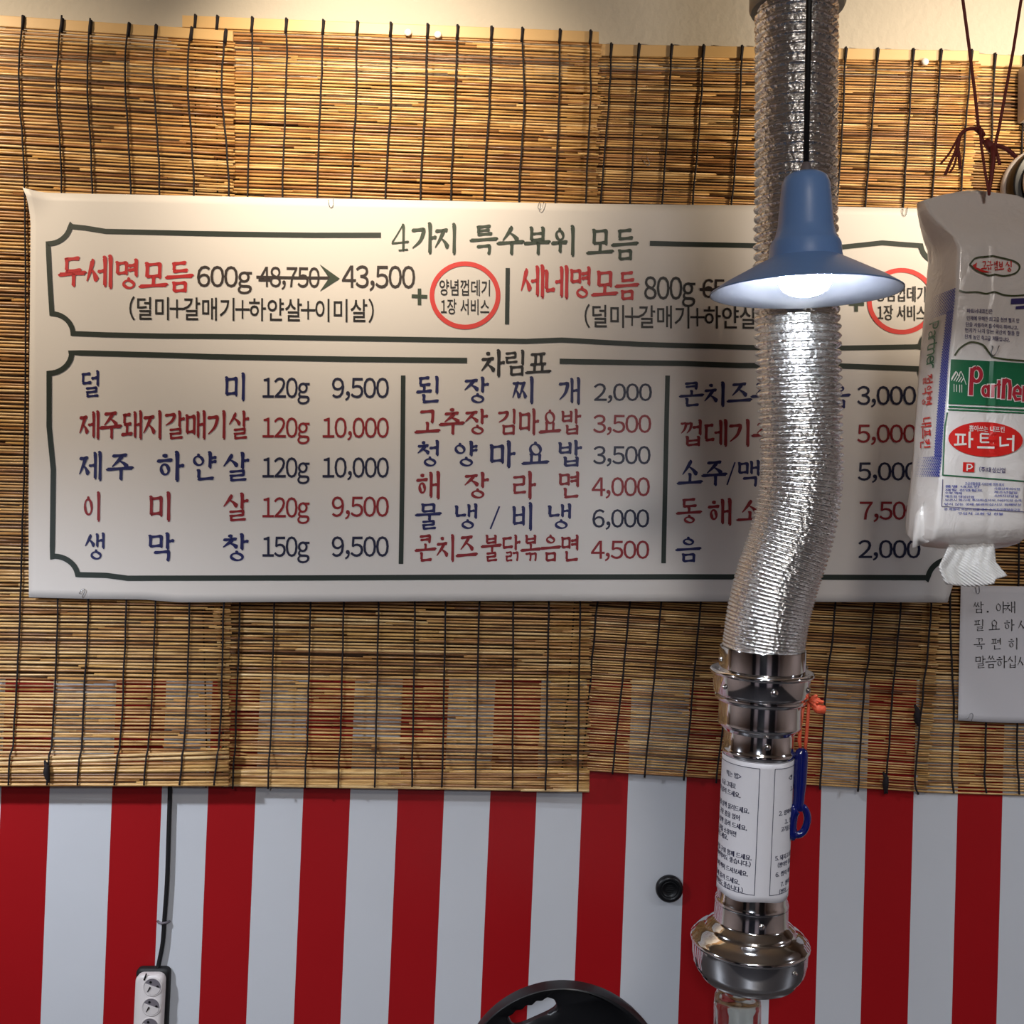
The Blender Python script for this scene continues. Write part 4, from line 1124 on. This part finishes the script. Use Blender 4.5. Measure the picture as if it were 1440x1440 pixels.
# white panel frame, red oval
print_on(F1, 'panel_frame', M['p_green'], [('l', [(1332.5, 580), (1329, 600), (1326, 668), (1380, 672), (1444, 677)], 1.6)])
def oval(u, v):
    a = 2*PI*u; k = 1 - v; return (1386 + 52.5*k*math.cos(a), 618 + .03*52*k*math.cos(a) + 24.5*k*math.sin(a))
print_on(F1, 'red_oval', M['p_red'], [('g', oval, 40, 5)])
print_on(F2, 'oval_lettering', M['p_white'], [('s', '뽑아쓰는 내프킨', 1362, 1412, 598, 606.5, 2),
    ('l', [(1342, 611), (1357, 611.5)], 2.8), ('l', [(1346.5, 611), (1346, 625)], 2.6), ('l', [(1353, 611), (1352.5, 625)], 2.6), ('l', [(1340.5, 625.5), (1358, 624.5)], 2.8), ('l', [(1362.5, 607), (1362, 630)], 3.2), ('l', [(1362, 617.5), (1367.5, 617.8)], 3),
    ('l', [(1378, 610), (1391, 610.5)], 2.4), ('l', [(1378, 610), (1378, 622)], 2.6), ('l', [(1378, 616), (1390, 616)], 2.4), ('l', [(1378, 622), (1391, 622)], 2.4), ('l', [(1373, 629), (1397, 629.5)], 3),
    ('l', [(1406, 614), (1406, 627), (1418, 625.5)], 2.8), ('l', [(1415, 617.5), (1424, 617.5)], 2.6), ('l', [(1424.5, 612), (1423.5, 635)], 3.2)])
print_on(F1, 'maker_mark', M['p_red'], [('p', [(1353.5, 650), (1369.5, 650.5), (1369, 664), (1353, 663.5)])])
print_on(F2, 'maker_mark_letter', M['p_white'], [('l', [(1359, 652.5), (1358.5, 662)], 2), ('l', [(1359, 653), (1364, 653.5), (1366, 656.5), (1363, 659), (1358.5, 659)], 1.6)])
print_on(F1, 'maker_name', M['p_violet'], [('s', '(주)대성산업', 1376, 1413, 656, 664, 1.5)])
print_on(F1, 'small_print', M['p_blue'], [('s', '고급생활용품 사이안에 의한 표시', 1356, 1411, 677.5, 682, 2)] +
    [('s', t, x0, x1, y, y+3.6, 1) for t, x0, x1, y in (('품명 내프킨', 1329, 1376, 682), ('재질 천연펄프', 1329, 1381, 687), ('수량 백매', 1329, 1352, 691), ('제조원 대성산업', 1329, 1369, 696), ('사용상주의사항', 1397, 1434, 685), ('제조년월일', 1397, 1430, 690), ('소비자상담실', 1397, 1431, 695), ('보관시 화기에 주의하십시오 어린이의 손에', 1329, 1436, 701), ('닿지 않는 곳에 보관하십시오 피해보상', 1328, 1436, 707), ('본 제품에 이상이 있을 경우 소비자피해보상규정', 1328, 1434, 714), ('구입처 교환 및 환불', 1346, 1410, 720))])
print_on(F1, 'small_print_frame', M['p_violet'], [('l', [(1326, 674), (1324.5, 712), (1380, 716), (1444, 720)], .8)])
# left gusset
def halftone():
    V, Fa = [], []
    def dia(x, y, r):
        b = len(V); V.extend([(x-r, y), (x, y-r*1.1), (x+r, y), (x, y+r*1.1)]); Fa.append((b, b+1, b+2, b+3))
    for (y0, y1) in ((405, 436), (642, 669)):
        n = int((y1-y0)/2.2)
        for j in range(n+1):
            y = lerp(y0, y1, j/n); xr = interp([(400, 1347), (500, 1336), (600, 1329), (670, 1323)], y)
            for k in range(14):
                x = xr - 2 - k*2.4 - (1.2 if j % 2 else 0); dia(x, y, 1.35*max(.15, 1 - k/15))
    for j in range(108):
        y = lerp(436, 642, j/107); xr = interp([(400, 1347), (500, 1336), (600, 1329), (670, 1323)], y)
        for k in range(4):
            dia(xr - 1.6 - k*2.2 - (1.1 if j % 2 else 0), y, 1.2)
    return V, Fa
hv, hf = halftone()
GS = 14.0
G1, G2 = LS(.0014), LS(.002)
def gx(px, py):
    # halftone columns are measured back from the front edge of the bag
    e = sec(py)[0]; xr = interp([(400, 1347), (500, 1336), (600, 1329), (670, 1323)], py)
    return e - (xr - px)*1.0 - .6
print_on(lambda x, y: G1(gx(x, y), y), 'blue_halftone', M['p_blue'], [('vf', hv, hf)])
def rot_text(surf, name, m, t, y0, y1, xl, xr, drift, brushw=None):
    """lettering turned a quarter clockwise, reading downwards"""
    if brushw:
        V, Fa = [], []
        for i, c in enumerate(t):
            if c == ' ': continue
            v, f_ = hangul(c, brushw); b = len(V); V += [(x + i*1.05, y) for x, y in v]; Fa += [tuple(b+q for q in ff) for ff in f_]
    else: V, Fa = sans(t)
    a0 = min(v[0] for v in V); a1 = max(v[0] for v in V); b0 = min(v[1] for v in V); b1 = max(v[1] for v in V)
    out = []
    for x, y in V:
        u = (x-a0)/(a1-a0); v = (y-b0)/(b1-b0); out.append((lerp(xl, xr, v) + drift*u, lerp(y0, y1, u)))
    P = Print(surf); P.add(out, Fa); return P.build(name, m, bag)
rot_text(G2, 'side_logo', M['p_green'], 'Partner', 443, 512, 1311, 1325, -4)
rot_text(G2, 'side_lettering', M['p_red'], '절약형 내프킨', 520, 628, 1302, 1317, -4, .14)

hook(1399, 492, YF-.004, 'small wire hook on the napkin bag, above its green panel', 12, -.35)
# napkin pulled out at the bottom
nc = at(1366, 790, YF+.03)
mb = MB(); rows = []
edgeL = [(756, 1338), (780, 1322), (796, 1317), (806, 1340), (814, 1360), (820, 1372)]
edgeR = [(758, 1392), (780, 1402), (794, 1404), (800, 1418), (812, 1404), (821, 1392)]
def nap(s, v):
    ys = lerp(754, 815, v); xl = lerp(1340, 1318, min(1, v*1.25)) + max(0, v-.7)*42; xr = lerp(1396, 1402, v) + max(0, v-.62)*36
    x = lerp(xl, xr, s); y = ys + 9*v*s*(1-s)*2 + (6 if v > .8 else 0)*(v-.8)*5*(s < .8) - 10*max(0, v-.5)*s*s
    return at(x, y, YF + .026 + .010*math.sin(s*6.0)*v + .0009*math.sin(s*30+v*6) - .012*v)
for i in range(29):
    rows.append([nap(j/48, i/28) for j in range(49)])
mb.grid(rows); o = mb.build('paper_napkin', M['tissue'], None, True); mod_solid(o, .003, 0)
tag(o, 'white ribbed paper napkin pulled half out of the bottom of the plastic bag', 'napkin')
# red strings carrying the bag
sb = at(1391, 274, YF+.015); kn = at(1394, 207, YF+.03)
st = thing('hanging_string', kn, 'thin brown red strings knotted above the napkin bag that they carry', 'string')
def W3(l, dy=0): return [at(x, y, YF+.03+dy) for x, y in l]
mb = MB()
mb.tube(W3([(1343, -440), (1352, -30), (1354, 0), (1362, 60), (1372, 140), (1376, 180), (1383, 200), (1392, 212)]), .0021, 6)
mb.tube(W3([(1490, -440), (1441, -30), (1436, 0), (1425, 70), (1414, 130), (1405, 180), (1399, 205), (1395, 214)]), .0021, 6)
mb.build('suspension_strand', M['string'], st, True)
mb = MB()
mb.tube(W3([(1378, 178), (1380, 205), (1385, 240), (1389, 262)], -.012) + [sb], .0018, 6)
mb.tube(W3([(1396, 205), (1397, 225), (1394, 250), (1391, 268)], -.012) + [sb], [.0034, .0032, .0028, .0024, .0018], 6)
mb.build('loop_strand', M['string'], st, True)
mb = MB()
mb.tube(W3([(1386, 196), (1391, 204), (1397, 212), (1399, 220)], -.004), [.003, .006, .006, .003], 8)
mb.tube(W3([(1370, 180), (1378, 184), (1384, 192)], -.003), [.0022, .0045, .003], 8)
mb.build('knot', M['string'], st, True)
for l, r in (([(1378, 181), (1364, 180), (1352, 186), (1344, 200), (1334, 217), (1323, 230)], .0016), ([(1376, 182), (1360, 182), (1350, 192), (1344, 212), (1336, 230), (1329, 246)], .0022), ([(1362, 181), (1350, 190), (1347, 205), (1349, 222), (1350, 237)], .0022), ([(1352, 186), (1347, 210), (1342, 232), (1335, 243)], .0016), ([(1397, 203), (1406, 206), (1416, 210), (1429, 221)], .003), ([(1399, 208), (1403, 220), (1406, 232)], .0022)):
    mb = MB(); P_ = W3(l); mb.tube([Vector(q) for q in crom([tuple(p) for p in P_], 4)], r, 6); mb.build('loose_end', M['string'], st, True)

# ------------------------------------------------------------------ opener hung on the pipe
YO = YD - .012
ot = at(1137, 985, YO)
os_ = thing('orange_string', ot, 'frayed orange string tied to the steel pipe, carrying the blue opener', 'string')
mb = MB()
for k in range(16):
    a = random.uniform(-.9, 1.6); L = random.uniform(9, 22); b = random.uniform(-.5, .5)
    x1, y1 = 1141 + L*math.cos(a)*.8, 984 - L*math.sin(a)*.7 + 6
    mb.tube([at(1138, 986, YO-.002), at(lerp(1138, x1, .5), lerp(986, y1, .5)-2, YO-.004+.006*b), at(x1, y1, YO-.003+.01*b), at(x1+2, y1+4*b, YO-.003+.012*b)], [.002, .0024, .0024, .001], 5)
mb.tube([at(1141, 992, YO-.004), at(1150, 997, YO-.006), at(1158, 998, YO-.004), at(1161, 999, YO-.004)], [.002, .006, .006, .002], 8)
mb.build('frayed_knot', M['orange'], os_, True)
mb = MB()
for dx in (-1, 0, 1, 8, 9.5):
    mb.tube([at(1131 + dx*.8, 985, YO), at(1126 + dx*1.1, 1015, YO), at(1124 + dx*1.1, 1040, YO), at(1126 + dx*.7, 1057, YO)], .0015, 6)
mb.build('hanging_loop', M['orange'], os_, True)
YT = YO - .004
oc = at(1127, 1058, YT)
op = thing('bottle_opener', oc, 'dark blue bottle opener hanging beside the paper-wrapped pipe', 'opener')
mb = MB(); rows = []
for (y, c, w, d) in ((1052, 1127, 3, .003), (1055, 1127, 6.5, .005), (1060, 1127, 7.8, .006), (1075, 1126, 8.2, .0065), (1100, 1125, 7.6, .006), (1120, 1123.5, 6.6, .0055), (1131, 1122.5, 6.6, .0055), (1137, 1122, 8, .0055), (1140, 1122, 9, .004)):
    r = []
    for k in range(17):
        a = 2*PI*k/16; p = at(c + 1.2*w*math.cos(a), y, YT); r.append(Vector((p.x, YT + d*math.sin(a), p.z)))
    rows.append(r)
mb.grid(rows); mb.add(rows[0][:16], [tuple(range(16))]); mb.add(rows[-1][:16], [tuple(range(16))])
mb.build('handle', M['blue'], op, True)
mb = MB(); cp = [(1118, 1137), (1127, 1134), (1133, 1140), (1135.5, 1150), (1134, 1160), (1129, 1170), (1121, 1174), (1113, 1172), (1111, 1164), (1112, 1152), (1114, 1143)]
ring_ = [at(x, y, YT) for x, y in crom(cp + [cp[0]], 4)[:-1]]
mb.tube(ring_, [.0045 + .0035*(1 if p.x < at(1119, 1150, YT).x else 0) for p in ring_], 10, closed=True)
mb.build('opener_head', M['blue'], op, True)

# ------------------------------------------------------------------ power strip with its cable
YP = -.0075
pc = at(214, 1420, YP)
ps = thing('power_strip', (pc.x, YP, pc.z), 'white multi-socket power strip with black back screwed to the striped canvas', 'power strip')
def rrect(pts_c, hw, y0, y1, top, bot, lean, r, name, m, off=0):
    """rounded upright slab; top and bot in px"""
    c0 = at(pts_c, top, YP); c1 = at(pts_c + lean, bot, YP); out = []
    H = c0.z - c1.z; w = hw*PXW
    def corner(cx, cz, a0): return [(cx + r*math.cos(a0+k*PI/12), cz + r*math.sin(a0+k*PI/12)) for k in range(7)]
    loop = corner(w-r, H-r, 0) + corner(-w+r, H-r, PI/2) + corner(-w+r, r, PI) + corner(w-r, r, 1.5*PI)
    sh = (c0.x - c1.x)/H
    mb = MB(); n = len(loop); ring = []
    B = min(.006, r*.6)
    for (yy, ins) in ((y0, 0), (y1 + B, 0), (y1 + B*.3, B*.35), (y1, B)):
        ring.append([Vector((c1.x + off + x*(1-ins/w) + sh*z, yy, c1.z + H/2 + (z-H/2)*(1 - 2*ins/H))) for x, z in loop])
    vs = [v for q in ring for v in q]; fs = []
    for i in range(3):
        for j in range(n): fs.append((i*n+j, i*n+(j+1) % n, (i+1)*n+(j+1) % n, (i+1)*n+j))
    fs.append(tuple(3*n+j for j in range(n))); fs.append(tuple(range(n))[::-1])
    mb.add(vs, fs); o = mb.build(name, m, ps); smooth_angle(o, 60); return o
PXW = (YP - CAM.y)/F
rrect(217.5, 24, YP, -.02, 1358, 1560, -9, .010, 'back_plate', M['black_matte'])
rrect(217, 20.5, -.018, -.034, 1362, 1556, -9, .013, 'cover', M['white_plastic'])
for k, (sx, sy) in enumerate(((214.5, 1388), (212.8, 1416), (211, 1444), (209.3, 1472), (207.6, 1500), (206, 1528))):
    c = at(sx, sy, -.034); mb = MB()
    mb.lathe([(0, .0175), (.0012, .0172), (.0012, .0155), (-.0, .0150)], (c.x, -.0338, c.z), (0, -1, 0), 36)
    so = mb.build('socket', M['white_plastic'], ps, True)
    mb = MB(); mb.lathe([(0, 0), (0, .0152)], (c.x, -.0345, c.z), (0, -1, 0), 36)
    mb.build('socket_face', M['grey_plastic'], so)
    mb = MB()
    for ang in (1.9, .1):
        mb.lathe([(0, 0), (0, .0024)], (c.x + .0095*math.cos(ang), -.0349, c.z + .0095*math.sin(ang)), (0, -1, 0), 14)
    mb.build('pin_hole', M['black'], so)
    # swivel shutter covering the lower left of the face
    mb = MB(); V = [(c.x + .0145*math.cos(a), -.0352, c.z + .0145*math.sin(a)) for a in [math.radians(150 + 200*q/16) for q in range(17)]]
    mb.add(V, [tuple(range(17))]); sh = mb.build('shutter', M['white_plastic'], so); mod_solid(sh, .001, 0)
    mb = MB(); a = at(sx-2.6, sy-.5, -.034); b = at(sx-6.5, sy+6, -.034)
    mb.tube([(a.x, -.0362, a.z), (b.x, -.0362, b.z)], [.0017, .0008], 8); mb.build('shutter_grip', M['black'], so)
    for ch in (so.children): ch.matrix_parent_inverse = Matrix.Identity(4)
mb = MB(); a = at(206, 1369, -.034); b = at(203, 1378, -.034)
mb.tube([(a.x, -.0345, a.z), (b.x, -.0345, b.z)], [.0012, .0018], 8); mb.build('screw_slot', M['black'], ps)
mb = MB()
mb.tube([Vector((p.x, -.013 if i else -.013, p.z)) for i, p in enumerate(at(x, y, -.013) for x, y in crom([(238, 1085), (239, 1110), (237, 1180), (235, 1240), (231.5, 1290), (229, 1325), (224, 1352), (221, 1366)], 4))], .0042, 10)
mb.build('cable', M['black_matte'], ps, True)
mb = MB(); p = at(230, 1295, -.0075)
mb.tube([p + Vector((-.011, .001, -.001)), p + Vector((-.006, -.008, 0)), p + Vector((.001, -.0115, .0005)), p + Vector((.008, -.007, 0)), p + Vector((.011, .001, -.001))], .0022, 8)
mb.build('cable_clip', M['grey_plastic'], ps, True)

# ------------------------------------------------------------------ black round cap on the canvas
gc = at(941, 1249, -.007)
mb = MB()
mb.lathe([(0, .0252), (.002, .0252), (.006, .0245), (.009, .0215), (.0095, .019), (.0088, .0165), (.0075, .0155), (.0082, .0148), (.0082, .0135), (.0072, .0130), (.0068, .006), (.0075, .0)], gc, (0, -1, 0), 64)
o = mb.build('round_cap', M['black'], None, True)
cap = o
mb = MB()
for k in range(-2, 3):
    mb.tube([gc + Vector((-.007 + abs(k)*.0014, -.0078, k*.0035)), gc + Vector((.007 - abs(k)*.0014, -.0078, k*.0035 + .0006))], .0006, 5)
e = mb.build('embossed_mark', M['black_matte'], o); e.matrix_parent_inverse = Matrix.Identity(4)
tag(o, 'black round plastic cap on a white stripe, left of the steel hood', 'cap')

# ------------------------------------------------------------------ table, jar, chair
tx = AX1.x
tb = thing('dining_table', (tx, -.66, 0), 'brown dining table under the steel hood', 'table')
mb = MB(); mb.box((tx-.62, -1.0, .715), (tx+.55, -.345, .75)); o = mb.build('tabletop', M['table'], tb); mod_bevel(o, .006)
for sx in (-.57, .5):
    for sy in (-.95, -.4):
        mb = MB(); mb.box((tx+sx-.02, sy-.02, 0), (tx+sx+.02, sy+.02, .716)); mb.build('leg', M['black'], tb)
YJ = CAM.y + 1.46
jc = at(1037, 1420, YJ); jt = at(1037, 1391, YJ).z
mb = MB(); r = 33*(1.46/F)
hj = jt - .7505
mb.lathe([(0, 0.0), (0, r*.9), (.003, r*.98), (.008, r), (hj-.020, r), (hj-.010, r*.96), (hj-.004, r*.87), (hj-.001, r*.74), (hj, r*.6), (hj, 0.0)], (jc.x, YJ, .7505), (0, 0, 1), 48)
mb.lathe([(hj-.014, 0.0), (hj-.014, r*.6), (hj-.018, r*.8), (hj-.026, r*.9), (.012, r*.9), (.007, r*.8), (.006, 0.0)], (jc.x, YJ, .7505), (0, 0, 1), 48)
o = mb.build('glass_jar', M['glass'], None, True); tag(o, 'clear glass jar with rounded shoulders standing right below the steel hood', 'jar')

YC = -.235
PC = (YC - CAM.y)/F
cc = at(793, 1385 + 152, YC)
ch = thing('plastic_chair', (cc.x, YC-.2, 0), 'black plastic chair with rounded back and a slotted hand hole, below the banner', 'chair')
def chair_back():
    slot_c = Vector((749, 1423)); n = 72
    def outer(a):
        d = Vector((math.cos(a), math.sin(a)))
        # ray from the slot centre to the back outline (circle r 152 about 793,1537, squared off below)
        c = Vector((793, 1537)); o = slot_c - c; b = o.dot(d); q = b*b - (o.length_squared - 152**2); t = -b + math.sqrt(q)
        p = slot_c + d*t
        return p
    ux = Vector((math.cos(math.radians(-24)), math.sin(math.radians(-24)))); uy = Vector((-ux.y, ux.x))
    def slot(a):
        loc = Vector((math.cos(a)*ux.x + math.sin(a)*ux.y, math.cos(a)*uy.x + math.sin(a)*uy.y))
        hw, hh = 35, 11.5; p = 4.0
        t = 1/((abs(loc.x)/hw)**p + (abs(loc.y)/hh)**p)**(1/p)
        q = loc*t
        if q.y < 0: q.y += 1.3*math.sin(q.x*.42)        # finger waves on the upper edge
        return slot_c + ux*q.x + uy*q.y
    def P3(p, y): 
        q = at(p.x, p.y, YC); return Vector((q.x, y, q.z))
    mb = MB(); A = [2*PI*k/n for k in range(n)]
    rings = []
    for s, yo in ((0, 0), (.04, -.004), (.12, -.005), (.8, -.005), (.9, -.011), (.965, -.010), (1.0, .004), (.97, .018), (.8, .016), (.1, .016), (.03, .015), (0, .012)):
        rings.append([P3(slot(a).lerp(outer(a), s), YC + yo) for a in A])
    vs = [v for r in rings for v in r]; fs = []; k = len(rings)
    for i in range(k):
        for j in range(n): fs.append((i*n+j, i*n+(j+1) % n, ((i+1) % k)*n+(j+1) % n, ((i+1) % k)*n+j))
    mb.add(vs, fs); o = mb.build('backrest', M['black'], ch); smooth_angle(o, 45)
chair_back()
mb = MB(); rows = []
mb.lathe([(.0, 0), (.0, .17), (.006, .186), (.018, .19), (.028, .182), (.03, .148), (.026, 0)], (cc.x, YC-.2, .44), (0, 0, 1), 48); mb.build('seat', M['black'], ch, True)
for sx in (-1, 1):
    for sy in (-1, 1):
        mb = MB(); mb.tube([(cc.x+sx*.13, YC-.2+sy*.12, .442), (cc.x+sx*.185, YC-.2+sy*.165, 0.0)], [.014, .012], 10); mb.build('leg', M['steel_dull'], ch, True)
for sx in (-1, 1):
    mb = MB(); mb.tube([(cc.x+sx*.12, YC-.08, .45), (cc.x+sx*.125, YC-.02, .5), (cc.x+sx*.11, YC+.012, .56)], .011, 10); mb.build('back_post', M['steel_dull'], ch, True)
